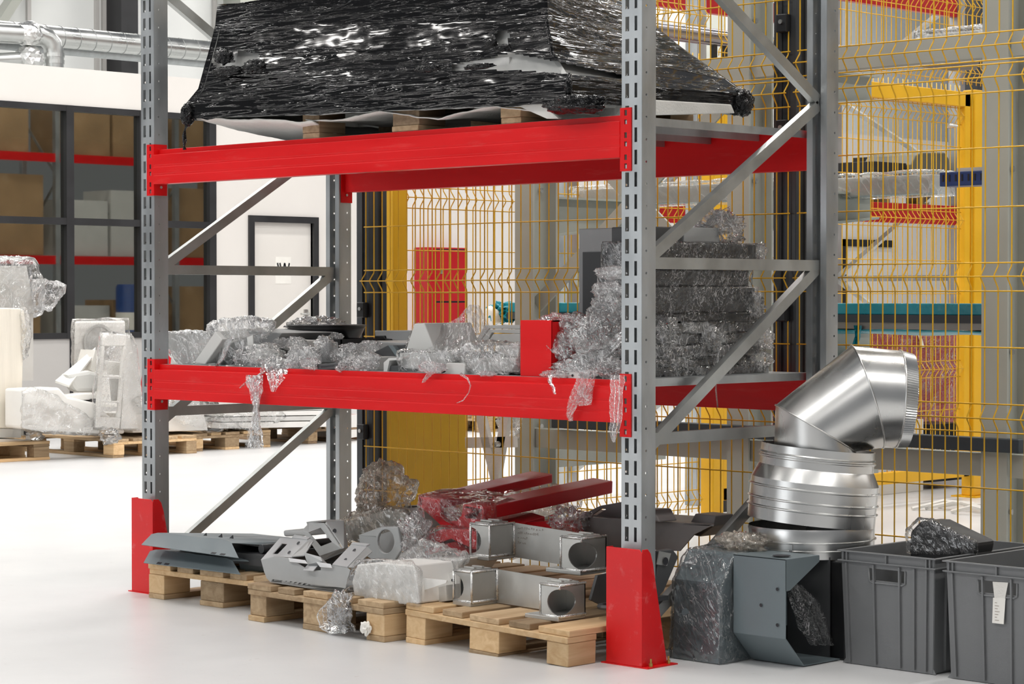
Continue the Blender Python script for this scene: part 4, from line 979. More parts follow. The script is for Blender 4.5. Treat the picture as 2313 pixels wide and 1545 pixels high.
DC = aY(1832, 1165, .64); dd_ = (DC-CAM).dot(FW); K = dd_/FPX
FH_ = Vector((-RT.y, RT.x, 0))                       # horizontal, away from the viewer
def dp(x, y): return DC+RT*((x-1832)*K)+Vector((0, 0, -(y-1165)*K))
t = thing('duct_ring', 'low silver duct ring standing on the black box', 'duct', (DC.x, DC.y, .34), 'silver ducts')
r = .2215; h_ = .102; prof = [(r-.004, 0), (r, .001), (r, .024), (r+.005, .026), (r+.005, .029), (r, .031), (r, .052), (r+.006, .054), (r+.006, .057), (r, .059), (r, .092), (r-.003, h_)]
Mb = Matrix.Translation((DC.x, DC.y, .3395))
build('shell', MB().lathe(prof, 72, Mb), 'duct_metal', t, smooth=True, angle=25)
an = math.atan2(-FH_.y, -FH_.x)-.44
build('joint_strip', MB().box((r-.002, -.006, .002), (r+.006, .006, .052), Mb @ Matrix.Rotation(an, 4, 'Z')), 'duct_metal', t)
tilt = math.radians(5.5); A = (RT*math.sin(tilt)+Vector((0, 0, 1))*math.cos(tilt)); ex = RT*math.cos(tilt)-Vector((0, 0, 1))*math.sin(tilt)
o0 = dp(1831.6, 1177); Mr = Matrix(((ex.x, FH_.x, A.x, o0.x), (ex.y, FH_.y, A.y, o0.y), (ex.z, FH_.z, A.z, o0.z), (0, 0, 0, 1)))
t = thing('duct_reducer', 'ribbed silver duct reducer tilted on the duct ring', 'duct', o0, 'silver ducts')
r = .2235; rn = .2
prof = [(r-.006, 0), (r, .0), (r, .042)]
for z in (.045, .075, .118): prof += [(r, z-.004), (r+.006, z-.001), (r+.006, z+.002), (r, z+.005)]
prof += [(r, .143), (rn+.003, .186), (rn, .190), (rn, .215), (rn+.006, .218), (rn+.006, .222), (rn, .225), (rn, .229), (rn+.005, .232), (rn, .236), (rn, .262), (rn-.004, .262), (rn-.004, .2)]
build('shell', MB().lathe(prof, 72, Mr), 'duct_metal', t, smooth=True, angle=25)
b = MB()
for k in range(6): b.add([Mr @ Vector((rn+.004+.001, 0, .186)), Mr @ Vector((rn+.004, .01, .188)), Mr @ Vector((rn+.004, 0, .19))], [(0, 1, 2)])
t = thing('duct_elbow', 'large segmented silver duct elbow standing on the ribbed reducer', 'duct', dp(1850, 1010), 'silver ducts')
pairs = [((1748, 1030), (1958, 1046)), ((1752, 915), (1930, 1020)), ((1922, 781), (1993, 1011)), ((2033, 792), (2020, 1010)), ((2062, 798), (2045, 1012))]
re = .176
def ring(pa, pb, n=64, extra=0):
    a, c = dp(*pa), dp(*pb); m = (a+c)/2; u = (a-c)/2
    return [m+u*(1+extra/re)*math.cos(2*math.pi*k/n)+FH_*(re+extra)*math.sin(2*math.pi*k/n) for k in range(n)]
def loft(R0, R1, cap=None):
    n = len(R0); return MB().add(R0+R1, [(k, (k+1) % n, n+(k+1) % n, n+k) for k in range(n)])
for i in range(3):
    build('segment', loft(ring(*pairs[i]), ring(*pairs[i+1])), 'duct_metal', t, smooth=True, angle=60)
for i in (1, 2, 3):
    build('seam', MB().tube(ring(*pairs[i], extra=.001), .0032, 6, closed=True), 'duct_metal', t, smooth=True)
R0 = ring(*pairs[3], n=240, extra=.002); R1 = ring(*pairs[4], n=240, extra=-.002); m0 = sum(R0, Vector())/240; m1 = sum(R1, Vector())/240
R0 = [p if k % 2 else p+(m0-p).normalized()*.004 for k, p in enumerate(R0)]; R1 = [p if k % 2 else p+(m1-p).normalized()*.004 for k, p in enumerate(R1)]
build('crimped_collar', loft(R0, R1), 'duct_metal', t)

# grey plastic crates
def crate(x0, y0, wx, wy, h, label, hole_x=None):
    t = thing('plastic_crate', label, 'crate', (x0+wx/2, y0+wy/2, 0), 'grey plastic crates')
    fl = .012; zs0 = .004
    def q(u, v, z):
        k = (z/h); gx = fl*k; return Vector((x0-gx+u*(wx+2*gx), y0-gx+v*(wy+2*gx), z))
    hz0, hz1 = h-.092, h-.052; hc = .5; hw = .5*.13/wx
    b = MB()
    us = [0, hc-hw, hc+hw, 1]; zs_ = [zs0, hz0, hz1, h]
    for i in range(3):
        for j in range(3):
            if i == 1 and j == 1: continue
            b.add([q(us[i], 0, zs_[j]), q(us[i+1], 0, zs_[j]), q(us[i+1], 0, zs_[j+1]), q(us[i], 0, zs_[j+1])], [(0, 1, 2, 3)])
    b.add([q(1, 0, zs0), q(1, 1, zs0), q(1, 1, h), q(1, 0, h)], [(0, 1, 2, 3)]); b.add([q(1, 1, zs0), q(0, 1, zs0), q(0, 1, h), q(1, 1, h)], [(0, 1, 2, 3)]); b.add([q(0, 1, zs0), q(0, 0, zs0), q(0, 0, h), q(0, 1, h)], [(0, 1, 2, 3)])
    b.add([q(0, 0, zs0), q(1, 0, zs0), q(1, 1, zs0), q(0, 1, zs0)], [(0, 1, 2, 3)])
    build('tub', b, 'crate_grey', t, solid=.004)
    for z, e in ((h-.004, .012), (h-.036, .012)):
        b = MB(); a = [q(0, 0, z), q(1, 0, z), q(1, 1, z), q(0, 1, z)]; o_ = [a[0]+Vector((-e, -e, 0)), a[1]+Vector((e, -e, 0)), a[2]+Vector((e, e, 0)), a[3]+Vector((-e, e, 0))]
        for k in range(4): b.ext([a[k], o_[k], o_[(k+1) % 4], a[(k+1) % 4]], (0, 0, .005))
        build('rim', b, 'crate_grey', t, bevel=.0015)
    rp = 0
    for u in (.06, .36, .64, .80, .93):
        p = q(u, 0, .0); top = q(u, 0, h-.04); build('rib', MB().ext([p+Vector((-.003, 0, .01)), p+Vector((.003, 0, .01)), top+Vector((.003, 0, 0)), top+Vector((-.003, 0, 0))], (0, -.011, 0)), 'crate_grey', t)
    for v in (.1, .3, .5, .7, .9):
        p = q(1, v, .0); top = q(1, v, h-.04); build('rib', MB().ext([p+Vector((0, -.003, .01)), p+Vector((0, .003, .01)), top+Vector((0, .003, 0)), top+Vector((0, -.003, 0))], (.011, 0, 0)), 'crate_grey', t)
    for u in (.03, .07, .97, .93, .5):
        p = q(u, 0, h-.036); build('rim_web', MB().box(p+Vector((-.002, -.011, .004)), p+Vector((.002, 0, .034))), 'crate_grey', t)
    hf = [q(hc-hw-.012, 0, hz1+.0), q(hc-hw-.01, 0, hz0-.002), q(hc-hw+.02, 0, hz0-.008), q(hc+hw-.02, 0, hz0-.008), q(hc+hw+.01, 0, hz0-.002), q(hc+hw+.012, 0, hz1)]
    build('handle_rim', MB().tube([p+Vector((0, -.004, 0)) for p in hf], .0035, 6), 'crate_grey', t, smooth=True)
    build('foot_skirt', MB().ext([q(0, 0, .006)+Vector((-.014, -.002, -.004)), q(1, 0, .006)+Vector((.012, -.002, -.004)), q(1, 0, .02), q(0, 0, .02)], (0, .004, 0)), 'crate_grey', t)
    return t
crate(3.2, .485, .35, .58, .384, 'grey plastic crate with a black wrapped block inside, in front of the mesh fence')
c2 = crate(3.632, .47, .36, .58, .384, 'grey plastic crate with a paper tag on its handle, at the right edge')
p = aY(2252, 1318, .455)
tg = build('hang_tag', MB().ext([aY(2243, 1350, .452), aY(2271, 1352, .452), aY(2267, 1410, .452), aY(2241, 1407, .452)], (0, .001, 0)), 'paper', c2, label='white printed paper tag')
build('tag_tape', MB().ext([aY(2242, 1314, .453), aY(2277, 1316, .453), aY(2270, 1352, .453), aY(2246, 1350, .453)], (0, .001, 0)), 'foam_white', c2, label='beige masking tape')
b = MB()
for k in range(7): 
    a = aY(2247, 1362+k*6.5, .4515); b.box(a+Vector((0, 0, 0)), a+Vector((.008+.012*((k*3) % 5)/5, .0003, .0016)))
build('print', b, 'faint_ink', tg)
t = thing('black_wrapped_block', 'black block in shiny film sticking out of the left crate', 'packed block', aY(2120, 1240, .7))
P1 = [(2052, 1245), (2055, 1200), (2078, 1176), (2105, 1178), (2205, 1226), (2200, 1250)]
build('block', MB().ext([aY(*q, .68) for q in P1]+[aY(2130, 1330, .68), aY(2070, 1330, .68)], (0, .12, 0)), 'black_plastic', t, bevel=.012)
pts = [aY(*q, .68+k) for q in P1 for k in (-.008, .13)]
build('film_wrap', wrap_hull(pts, .004, .007, 5, 5, 18), 'film_box', t, label='shiny clear film')
# ================================================================== black wrapped load on the upper level
LV = [  # corner pixels per level: front-left, front-right, rear-right
    ((420, 268), (1290, 232), (1682, 250)), ((415, 240), (1288, 176), (1690, 214)), ((447, 200), (1275, 160), (1640, 178)),
    ((468, 125), (1248, 118), (1560, 122)), ((486, 58), (1236, 45), (1472, 52)), ((491, 20), (1232, -50), (1375, -50))]
YL = [(-.05, .92), (-.05, .92), (-.04, .92), (-.01, .92), (.02, .92), (.04, .92)]
rings_ = []
for (a, c, e), (yf, yb) in zip(LV, YL):
    A, B_, C_ = aY(*a, yf), aY(*c, yf), aY(*e, yb); D_ = Vector((A.x+.02, yb, A.z-.02)); rings_.append((A, B_, C_, D_))
for k in range(5, 6): rings_[k] = tuple(Vector((p.x, p.y, 2.46)) if i in (1, 2, 3) else Vector((p.x, p.y, 2.43)) for i, p in enumerate(rings_[k]))
NU = [150, 70, 40, 40]; NT = sum(NU); NVL = 13
def lv(k, f, u):
    s_ = u*NT; i = 0
    while i < 3 and s_ > NU[i]: s_ -= NU[i]; i += 1
    f2 = min(1, s_/NU[i]); R0, R1 = rings_[k], rings_[min(k+1, 5)]
    return R0[i].lerp(R0[(i+1) % 4], f2).lerp(R1[i].lerp(R1[(i+1) % 4], f2), f), i, f2
cen = Vector((1.35, .45, 0))
def skin(off=0, wr=1):
    def fn(u, v):
        k = min(int(v*5), 4); f = v*5-k; p, i, f2 = lv(k, f, u)
        out = Vector((p.x-cen.x, p.y-cen.y, 0)); out = Vector((0, -1, 0)) if i == 0 else Vector((1, 0, .2)) if i == 1 else Vector((0, 1, 0)) if i == 2 else Vector((-1, 0, .2))
        q = Vector((p.x*1.3, p.y*1.3, p.z*7+.8*p.x*(.3-v)))
        a = nz(q, .7, 3)*.010+(.4-rid(q, 1.1, 5))*.008+nz(p, 3, 8)*.004
        sag = -.02*math.sin(math.pi*f2)*(1 if v > .5 else .4) if i in (0, 1) else 0
        edge = .35+.65*math.sin(math.pi*min(1, max(0, f2)))
        z = -.012*max(0, nz(Vector((p.x*5, p.y*5, 0)), 1.5, 2)) if v < .02 else 0
        return p+out*(a*wr*edge+off+sag)+Vector((0, 0, z))
    return fn
BL = thing('wrapped_load', 'big load of panels in black stretch film on the upper rack level', 'wrapped load', (1.35, .45, 1.98))
def hole(u, v):
    k = min(int(v*5), 4); p, i, f2 = lv(k, v*5-k, u)
    if i > 1: return False
    x, y = topx(p)
    def ell(cx_, cy_, rx, ry): return ((x-cx_)/rx)**2+((y-cy_)/ry)**2+.55*noise.noise(Vector((x*.05, y*.05, 3))) < 1
    if ell(535, 137, 56, 21) and not (abs(x-520) < 6 and y < 140): return True
    if ell(1131, 86, 17, 18): return True
    yc = 145-(x-1010)*.105 if x < 1150 else 130+(x-1150)*.13; h_ = 5+14*max(0, 1-abs(x-1150)/(170 if x < 1150 else 260))
    return 1015 < x < 1410 and abs(y-yc-8) < h_
b = MB().grid(skin(), NT, NVL*5, hole)
build('black_film', b, 'black_film', BL, smooth=True, label='creased shiny black stretch film')
b = MB().grid(skin(-.035, 0), NT//4, 10); build('panel_core', b, 'part_light', BL, label='grey panels showing through the torn film')
e = rings_[5]; build('film_top', MB().grid(lambda u, v: e[0].lerp(e[1], u).lerp(e[3].lerp(e[2], u), v)+Vector((0, 0, .012*nz(Vector((u*6, v*4, 0)), 1, 4))), 60, 20), 'black_film', BL, smooth=True)
c = aY(1150, 128, .012); c0 = aY(1150, 156, .012)
build('white_slab', MB().box((1.35, c.y, c0.z-.004), (c.x, .88, c.z)), 'part_white', BL, bevel=.002, label='white slab visible in the torn slit')
xb = 2.44
s0 = aX(1560, 228, xb).z; s1 = aX(1560, 259, xb).z
build('base_slab', MB().ext([aX(1420, 222, xb), aX(1652, 236, xb), aX(1660, 256, xb), aX(1420, 262, xb)], (-.28, 0, .01)), 'foam_white', BL, bevel=.003, label='cream slab edge below the film')
# torn rim curls, front ridge, corner bunches and the twisted tail
for (px_, py_, yy, rad, sd) in ((505, 128, -.06, (.045, .02, .03), 2), (575, 150, -.06, (.06, .02, .025), 3), (515, 160, -.06, (.09, .02, .018), 4), (1110, 96, -.07, (.025, .012, .014), 6), (1135, 108, -.07, (.04, .014, .012), 7), (1080, 150, -.075, (.07, .012, .01), 8), (965, 155, -.075, (.06, .012, .012), 9)):
    build('torn_edge', blob(aY(px_, py_, yy), rad, sd, .35, 4, scale=2.0), 'black_film_small', BL)
build('corner_bunch', blob(aY(1672, 232, .9), (.045, .05, .05), 5, .25, 4, scale=1.6), 'black_film_small', BL)
build('corner_bunch', blob(aY(425, 258, -.05), (.03, .03, .045), 15, .25, 4, scale=1.6), 'black_film_small', BL)
build('corner_bunch', blob(aY(1300, 236, -.06), (.13, .05, .03), 25, .3, 4, scale=1.8), 'black_film_small', BL)
build('film_ridge', MB().tube([aY(1287, 165, -.065), aY(1284, 195, -.07), aY(1283, 225, -.065)], [.006, .016, .006], 8), 'black_film_small', BL, smooth=True)
tl = [(419, 272), (421, 285), (418, 293), (416, 305), (417, 318), (416, 330), (417, 338)]
build('twisted_tail', MB().tube([aY(x, y, -.055) for x, y in tl], [.012, .006, .004, .0085, .0095, .004, .008], 8), 'black_film_small', BL, smooth=True, label='twisted black film tail hanging to the beam')
# bubble wrap sagging under the left half
def sag(u, v):
    p = aY(430+u*275, 262+u*14, -.03); return Vector((p.x, p.y+v*.8, p.z-.075*math.sin(math.pi*min(1, v*1.6))*math.sin(math.pi*(.15+.6*u))-.012*v+nz(Vector((u*5, v*5, 0)), 1, 3)*.008))
build('bubble_wrap', MB().grid(sag, 50, 30), 'foam_white', BL, smooth=True, solid=.004, label='pale bubble wrap sagging below the film')
def sag2(u, v):
    p = aY(690+u*560, 250-u*24, -.01); return Vector((p.x, p.y+v*.8, p.z-.03*abs(math.sin(u*7+1))-.01+nz(Vector((u*9, v*5, 0)), 1, 6)*.012))
build('foam_sheet', MB().grid(sag2, 60, 12), 'foam_white', BL, smooth=True, solid=.004, label='thin white foam sheet between load and pallet')
build('foam_flap', MB().ext([aY(1140, 226, -.02), aY(1215, 226, -.02), aY(1262, 268, -.02), aY(1235, 268, -.02)], (0, .3, 0)), 'foam_white', BL)

# ================================================================== things on the middle level
ZM = ZL-.0215                                     # top of the deck planks
z5a = lambda P: zz(P, 340, 640, 3.855)
z6a = lambda P: zz(P, 880, 640, 3.855)
FG = 'film-wrapped parts on the middle level'
def pl(z, pts, Y, th=.004, mb=None): return (mb or MB()).ext([aY(*q, Y) for q in z(pts)], (0, th, 0))
def hull(z, pts, Y0, Y1, off=.005, amp=.01, cuts=4, seed=1, scale=16): return wrap_hull([aY(*q, k) for q in z(pts) for k in (Y0, Y1)], off, amp, cuts, seed, scale)
def ball(z, q, Y, rx, rz, seed, ry=None, amp=.36, sub=5, scale=2.0):
    s_ = 3.855*585; p = aY(*z([q])[0], Y); return blob(p, (rx/s_*1.35, (ry or rz)/s_*1.1, rz/s_), seed, amp, sub, scale=scale)

t = thing('wrapped_sheet', 'pale grey folded sheet in clear film, leftmost on the middle level', 'sheet metal', aY(430, 822, .1), FG)
build('sheet', pl(z5a, [(150, 440), (560, 430), (450, 640), (350, 690), (280, 710), (110, 510)], .12, .01), 'part_light', t)
build('film_wrap', hull(z5a, [(72, 515), (145, 432), (440, 425), (520, 470), (390, 670), (280, 718)], .07, .22, .003, .008, 5, 2, 14), 'film', t, label='clear film drawn to a point')
t = thing('sheet_bracket', 'pale grey slab leaning on its edge among the film, middle level left', 'bracket', aY(475, 825, .12), FG)
build('slab', MB().ext([aY(*q, .06) for q in z5a([(560, 420), (625, 490), (475, 705), (375, 690)])], (0, .3, .02)), 'part_light', t, bevel=.004)
build('side_box', MB().ext([aY(*q, .22) for q in z5a([(560, 560), (720, 400), (1140, 432), (1060, 560), (1000, 720), (560, 720)])], (0, .3, 0)), 'part_grey', t, bevel=.004)
build('strip', MB().bar(aY(*z5a([(695, 515)])[0], .05), aY(*z5a([(1080, 395)])[0], .3), .006, .004), 'part_light', t)
build('drilled_strip', pl(z5a, [(840, 470), (890, 450), (895, 590), (850, 610)], .08, .004), 'part_light', t)
build('film_wrap', hull(z5a, [(520, 380), (620, 350), (860, 320), (1060, 350), (1010, 430), (700, 700), (560, 650)], .1, .45, .004, .014, 5, 7, 14), 'film', t, label='loose clear film over the top')
build('film_tail', strip([aY(*q, -.0) for q in z5a([(690, 480), (650, 600), (600, 690), (530, 780)])], [.05, .045, .04, .01], (1, 0, .3), .008, 3), 'film', t)
for i in range(3):
    a = z5a([(355+i*150, 716), (460+i*150, 716)])
    build('flat_lug', MB().box(aY(*a[0], .0)+Vector((0, 0, -.003)), aY(*a[1], .05)+Vector((0, 0, .003))), 'part_light', t)

t = thing('film_bundle', 'silvery crumpled film bundle with strips hanging over the lower red beam', 'plastic film', aY(595, 826, .05), FG)
build('core', ball(z5a, (1010, 640), .1, 150, 70, 3, 80, .3, 4), 'part_light', t)
build('film_ball', ball(z5a, (980, 640), .08, 190, 100, 11, 120), 'film', t)
build('film_ball', ball(z5a, (1080, 720), .02, 130, 70, 12, 60), 'film', t)
build('film_ball', ball(z5a, (790, 650), .05, 50, 70, 17, 60), 'film', t)
YH = -.05
build('flap', strip([aY(*q, YH+k) for q, k in zip(z5a([(1040, 700), (1020, 760), (960, 800), (860, 840), (795, 905)]), (.06, .02, 0, -.005, -.005))], [.15, .15, .12, .08, .015], (1, 0, .5), .008, 5, 14, 6), 'film', t)
build('flap', strip([aY(*q, YH+k) for q, k in zip(z5a([(1090, 700), (1090, 770), (1080, 850), (1070, 945)]), (.06, .02, 0, 0))], [.15, .13, .08, .008], (1, 0, -.1), .008, 6, 14, 6), 'film', t)
build('long_tail', strip([aY(*q, YH-.01) for q in z5a([(910, 800), (915, 900), (920, 1000), (922, 1090), (920, 1180), (915, 1290), (915, 1400), (912, 1435)])], [.115, .10, .05, .022, .04, .085, .115, .11], (1, 0, 0), .006, 8, 16, 6, 4), 'film', t, label='long twisted film tail hanging below the beam')
build('tail_folds', strip([aY(*q, YH-.014) for q in z5a([(880, 830), (905, 920), (918, 1010), (922, 1090), (915, 1200), (905, 1320), (890, 1430)])], [.06, .05, .03, .015, .03, .055, .07], (1, 0, 0), .006, 18, 10, 6, 3), 'film', t)

t = thing('black_tray', 'black oval tray with film inside, at the back of the middle level', 'tray', aY(735, 770, .6))
c = aY(*z5a([(1530, 440)])[0], .62); wv = 350/3.855/560
def tray(u, v):
    a = 2*math.pi*u; rr = (.78, 1.0, 1.03)[0]+(.25*v); return c+RT*(math.cos(a)*wv*rr)+FH_*(math.sin(a)*.16*rr)+Vector((0, 0, -.05+.085*v))
build('wall', MB().grid(tray, 40, 4), 'black_plastic', t, smooth=True, solid=.006)
build('rim', MB().tube([tray(k/40, 1) for k in range(40)], .005, 6, closed=True), 'black_plastic', t, smooth=True)
build('base', MB().add([tray(k/40, 0) for k in range(40)], [tuple(range(40))]), 'black_plastic', t)
build('film_inside', blob(c+Vector((0, 0, .035))-RT*.05, (.13, .1, .035), 6, .5, 4), 'film', t)
t = thing('black_bin', 'open black box with film scraps, in the middle of the middle level', 'box', aY(720, 790, .3))
x0, x1 = aY(*z5a([(1270, 500)])[0], .35).x, aY(*z5a([(1660, 500)])[0], .35).x; z1_ = aY(*z5a([(1400, 482)])[0], .35).z
b = MB()
for a, c_ in (((x0, .35, ZM), (x1, .355, z1_)), ((x0, .35, ZM), (x0+.005, .62, z1_)), ((x1-.005, .35, ZM), (x1, .62, z1_)), ((x0, .615, ZM), (x1, .62, z1_)), ((x0, .35, ZM), (x1, .62, ZM+.005))): b.box(a, c_)
build('shell', b, 'black_plastic', t)
build('film_scrap', ball(z5a, (1430, 470), .45, 90, 30, 2), 'film', t); build('film_scrap', ball(z5a, (1610, 470), .45, 60, 40, 5), 'film', t)
def fbundle(lbl, core, balls, at_, core_mat='part_light', z=z5a):
    t = thing('film_wrapped_part', lbl, 'wrapped part', aY(*z([at_])[0], .1), FG)
    if core: build('part', pl(z, core[0], core[1], core[2]), core_mat, t, bevel=.004)
    for q, Y, rx, rz, sd in balls: build('film_wrap', ball(z, q, Y, rx, rz, sd), 'film', t)
    return t
fbundle('silver part in bunched film before the black tray, middle level', ([(1060, 540), (1110, 490), (1330, 500), (1340, 560), (1200, 590)], .2, .12), [((1130, 520), .18, 70, 40, 21), ((1280, 530), .16, 80, 60, 22)], (1200, 740))
fbundle('low film heap over the lower red beam, middle of the middle level', ([(1220, 600), (1450, 600), (1440, 740), (1250, 740)], .1, .15), [((1340, 640), .06, 150, 80, 23), ((1250, 700), .02, 70, 55, 24), ((1390, 700), .0, 80, 50, 25)], (1340, 750))
fbundle('upright film-wrapped piece before the black bin', ([(1480, 520), (1550, 510), (1570, 690), (1480, 690)], .12, .05), [((1520, 560), .1, 60, 85, 26)], (1520, 745), 'part_grey')
fbundle('film heap beside the small dark plate, middle level', ([(1600, 610), (1800, 600), (1850, 720), (1640, 720)], .15, .15), [((1690, 630), .12, 130, 60, 27), ((1740, 700), .02, 70, 60, 28), ((1660, 740), .0, 40, 30, 29)], (1740, 760))
fbundle('pinkish film-wrapped plate before the grey tray', ([(1680, 560), (1900, 500), (2220, 520), (2200, 600), (1700, 590)], .35, .25), [((1760, 560), .3, 110, 38, 30), ((1910, 550), .28, 90, 50, 31)], (1900, 760), 'part_grey')
fbundle('film-wrapped white channel left of the film tent', ([(1820, 640), (2000, 640), (1970, 760), (1840, 760)], .1, .18), [((1890, 680), .06, 90, 70, 32), ((1850, 720), .02, 60, 50, 33)], (1900, 770), 'part_white')
t = thing('dark_plate', 'small dark slotted plate lying at the beam edge, middle level', 'plate', aY(735, 835, .02))
build('plate', MB().ext([aY(*q, -.0) for q in z5a([(1428, 705), (1640, 690), (1660, 700), (1600, 748), (1480, 755), (1430, 735)])], (0, .1, 0)), 'sheet_dark', t, bevel=.003)
build('slot', MB().ext([aY(*q, -.001) for q in z5a([(1480, 722), (1600, 712), (1590, 722), (1485, 735)])], (0, .001, 0)), 'ink', t)
t = thing('dark_bracket', 'dark angular bracket in front of the grey tray, middle level', 'bracket', aY(880, 830, .2))
build('plate', MB().ext([aY(*q, .22) for q in z5a([(1940, 600), (2060, 540), (2210, 535), (2230, 640), (2100, 690), (2030, 640)])], (0, .12, 0)), 'sheet_dark', t, bevel=.003)
build('rib', MB().ext([aY(*q, .2) for q in z5a([(2070, 540), (2110, 540), (2180, 640), (2140, 640)])], (0, .02, 0)), 'sheet_slate', t)
build('block', MB().ext([aY(*q, .06) for q in z5a([(2035, 715), (2165, 715), (2165, 775), (2035, 775)])], (0, .1, 0)), 'sheet_dark', t, bevel=.003)
build('lid', pl(z5a, [(2030, 690), (2075, 650), (2200, 645), (2190, 665), (2080, 672), (2060, 770), (2030, 770)], .05, .1), 'part_light', t)
t = thing('grey_tray', 'low grey metal tray standing at the back of the middle level', 'tray', aY(890, 760, .6))
build('shell', MB().ext([aY(*q, .6) for q in z5a([(1950, 412), (2260, 412), (2260, 500), (1960, 490)])], (0, .25, 0)), 'part_grey', t, bevel=.003)
build('black_lug', MB().ext([aY(*q, .59) for q in z5a([(1950, 455), (2035, 455), (2040, 480), (2090, 485), (2090, 515), (1950, 510)])], (0, .03, 0)), 'black_plastic', t, bevel=.003)

# film tent and white parts, right half
t = thing('film_tent', 'pale box part under a peaked tent of clear film, middle level', 'wrapped part', aY(990, 840, .1), FG)
build('box', MB().ext([aY(*q, .08) for q in z6a([(85, 605), (640, 600), (640, 690), (300, 750), (90, 740)])], (0, .3, 0)), 'part_light', t, bevel=.004)
build('wedge', MB().ext([aY(*q, .12) for q in z6a([(135, 600), (215, 350), (300, 345), (390, 580)])], (0, .25, 0)), 'part_light', t, bevel=.004)
def tent(u, v):
    pts = [(120, 600), (205, 340), (300, 340), (450, 370), (600, 300), (700, 190), (775, 185), (830, 290), (870, 365)]
    k = min(int(u*8), 7); f = u*8-k; x = pts[k][0]*(1-f)+pts[k+1][0]*f; y = pts[k][1]*(1-f)+pts[k+1][1]*f
    yb = 600+(0 if u < .5 else -(u-.5)*150); p = aY(*z6a([(x, y*(1-v)+yb*v)])[0], .22-.14*v+.05*math.sin(u*9)); a = nz(p, 10, 5)*.008+(.4-rid(p, 12, 3))*.008
    return p+Vector((a*.3, -a, a*.4))
build('film_tent', MB().grid(tent, 70, 34), 'film', t, label='peaked clear film')
build('film_wrap', hull(z6a, [(80, 600), (300, 600), (640, 600), (500, 720), (300, 760), (100, 745)], .04, .3, .003, .01, 5, 4, 18), 'film', t)
build('film_scrap', ball(z6a, (360, 730), -.01, 110, 45, 8, 40), 'film', t)
build('film_flap', strip([aY(*q, -.045) for q in z6a([(380, 740), (340, 800), (290, 865)])], [.05, .045, .012], (1, 0, .3), .006, 4), 'film', t)
t = thing('bent_white_sheets', 'three nested white bent sheets left of the red box', 'sheet metal', aY(1130, 790, .3))
for i, P in enumerate(([(740, 515), (830, 365), (1135, 362), (1135, 400), (860, 395), (790, 500)], [(790, 505), (870, 400), (1135, 402), (1135, 440), (890, 430), (840, 515)], [(850, 515), (905, 440), (1135, 440), (1135, 520), (1000, 530), (870, 530)])):
    build('sheet', pl(z6a, P, .32-.02*i, .014), 'part_light', t, bevel=.002)
build('bolt_hole', disc_hole(aY(*z6a([(815, 487)])[0], .315), (0, -1, 0), .004), 'ink', t)
t = thing('wrapped_tray', 'pale tapered tray in clear film left of the red box, at the beam edge', 'tray', aY(1110, 848, .1), FG)
build('tray', MB().ext([aY(*q, .07) for q in z6a([(600, 655), (1110, 645), (1060, 770), (720, 775)])], (0, .25, 0)), 'part_light', t, bevel=.006)
build('inner_box', MB().ext([aY(*q, .16) for q in z6a([(950, 540), (1130, 540), (1130, 640), (950, 640)])], (0, .2, 0)), 'part_light', t, bevel=.006)
build('film_wrap', hull(z6a, [(590, 655), (680, 535), (950, 535), (1125, 545), (1120, 760), (720, 785)], .04, .3, .003, .012, 5, 9, 16), 'film', t, label='clear crinkled film')
build('film_foot', ball(z6a, (850, 790), .0, 70, 22, 3, 30), 'film', t)
build('string', MB().tube([aY(*q, -.05) for q in z6a([(620, 790), (680, 830), (705, 890), (690, 950), (640, 1020), (585, 1042)])], [.006, .004, .0025, .002, .002, .0015], 6), 'film_milky', t, smooth=True, label='thin film string hanging over the beam')
t = thing('white_bracket', 'small white folded bracket at the beam edge beside the wrapped tray', 'bracket', aY(1020, 845, .03))
build('plate', pl(z6a, [(490, 700), (500, 692), (640, 695), (655, 715), (650, 795), (470, 803), (440, 795), (485, 770)], .02, .12), 'part_light', t, bevel=.003)
build('flange', pl(z6a, [(480, 640), (590, 610), (610, 690), (490, 695)], .08, .01), 'part_light', t)

x0 = aY(1175, 800, .02).x; x1 = aY(1245, 800, .02).x; zt = aY(1175, 723, .02).z
t = thing('red_box', 'bright red upright sheet box at the front of the middle level', 'box', (x0, .02, ZM))
build('front', MB().box((x0, .02, ZM), (x1, .026, zt)), 'beam_red', t, bevel=.002)
build('side', MB().ext([(x1, .021, ZM), (x1, .25, ZM), (x1, .25, zt-.08), (x1, .06, zt), (x1, .021, zt)], (-.005, 0, 0)), 'beam_red', t)
build('top', MB().box((x0, .026, zt-.005), (x1, .20, zt)), 'beam_red', t)
build('left_side', MB().box((x0, .026, ZM), (x0+.005, .25, zt)), 'beam_red', t)

# stack of film-wrapped dark panels
t = thing('panel_stack', 'tall stack of dark panels in clear film at the right end of the middle level', 'panel stack', (2.35, .55, ZM), FG)
XS = 2.5; lay = [(850, 828, 8), (826, 806, 0), (803, 780, 4), (777, 752, -4), (749, 728, 2), (725, 708, 0), (706, 648, -2), (646, 609, -5), (606, 548, 2)]
rs = random.Random(2)
for i, (ya_, yb_, dx) in enumerate(lay):
    za_, zb_ = aX(1600, ya_, XS).z, aX(1600, yb_, XS).z; y1_ = .86+rs.uniform(-.02, .05); x1 = XS+dx*.002; x0 = 2.29+rs.uniform(-.015, .03)
    if i == 0: za_ = ZM+.001
    p_ = build('panel', MB().box((x0, .25+rs.uniform(-.02, .02), za_), (x1, y1_, zb_-.002)), 'sheet_dark', t, bevel=.006)
    pts = [Vector((x, y, z)) for x in (x0-.004, x1+.004) for y in (.23, y1_+.01) for z in (za_, zb_-.001)]
    build('film_wrap', wrap_hull(pts, .002, .003 if i > 5 else .008, 5, 3+i, 13), 'film_tight' if i > 4 else 'film', p_)
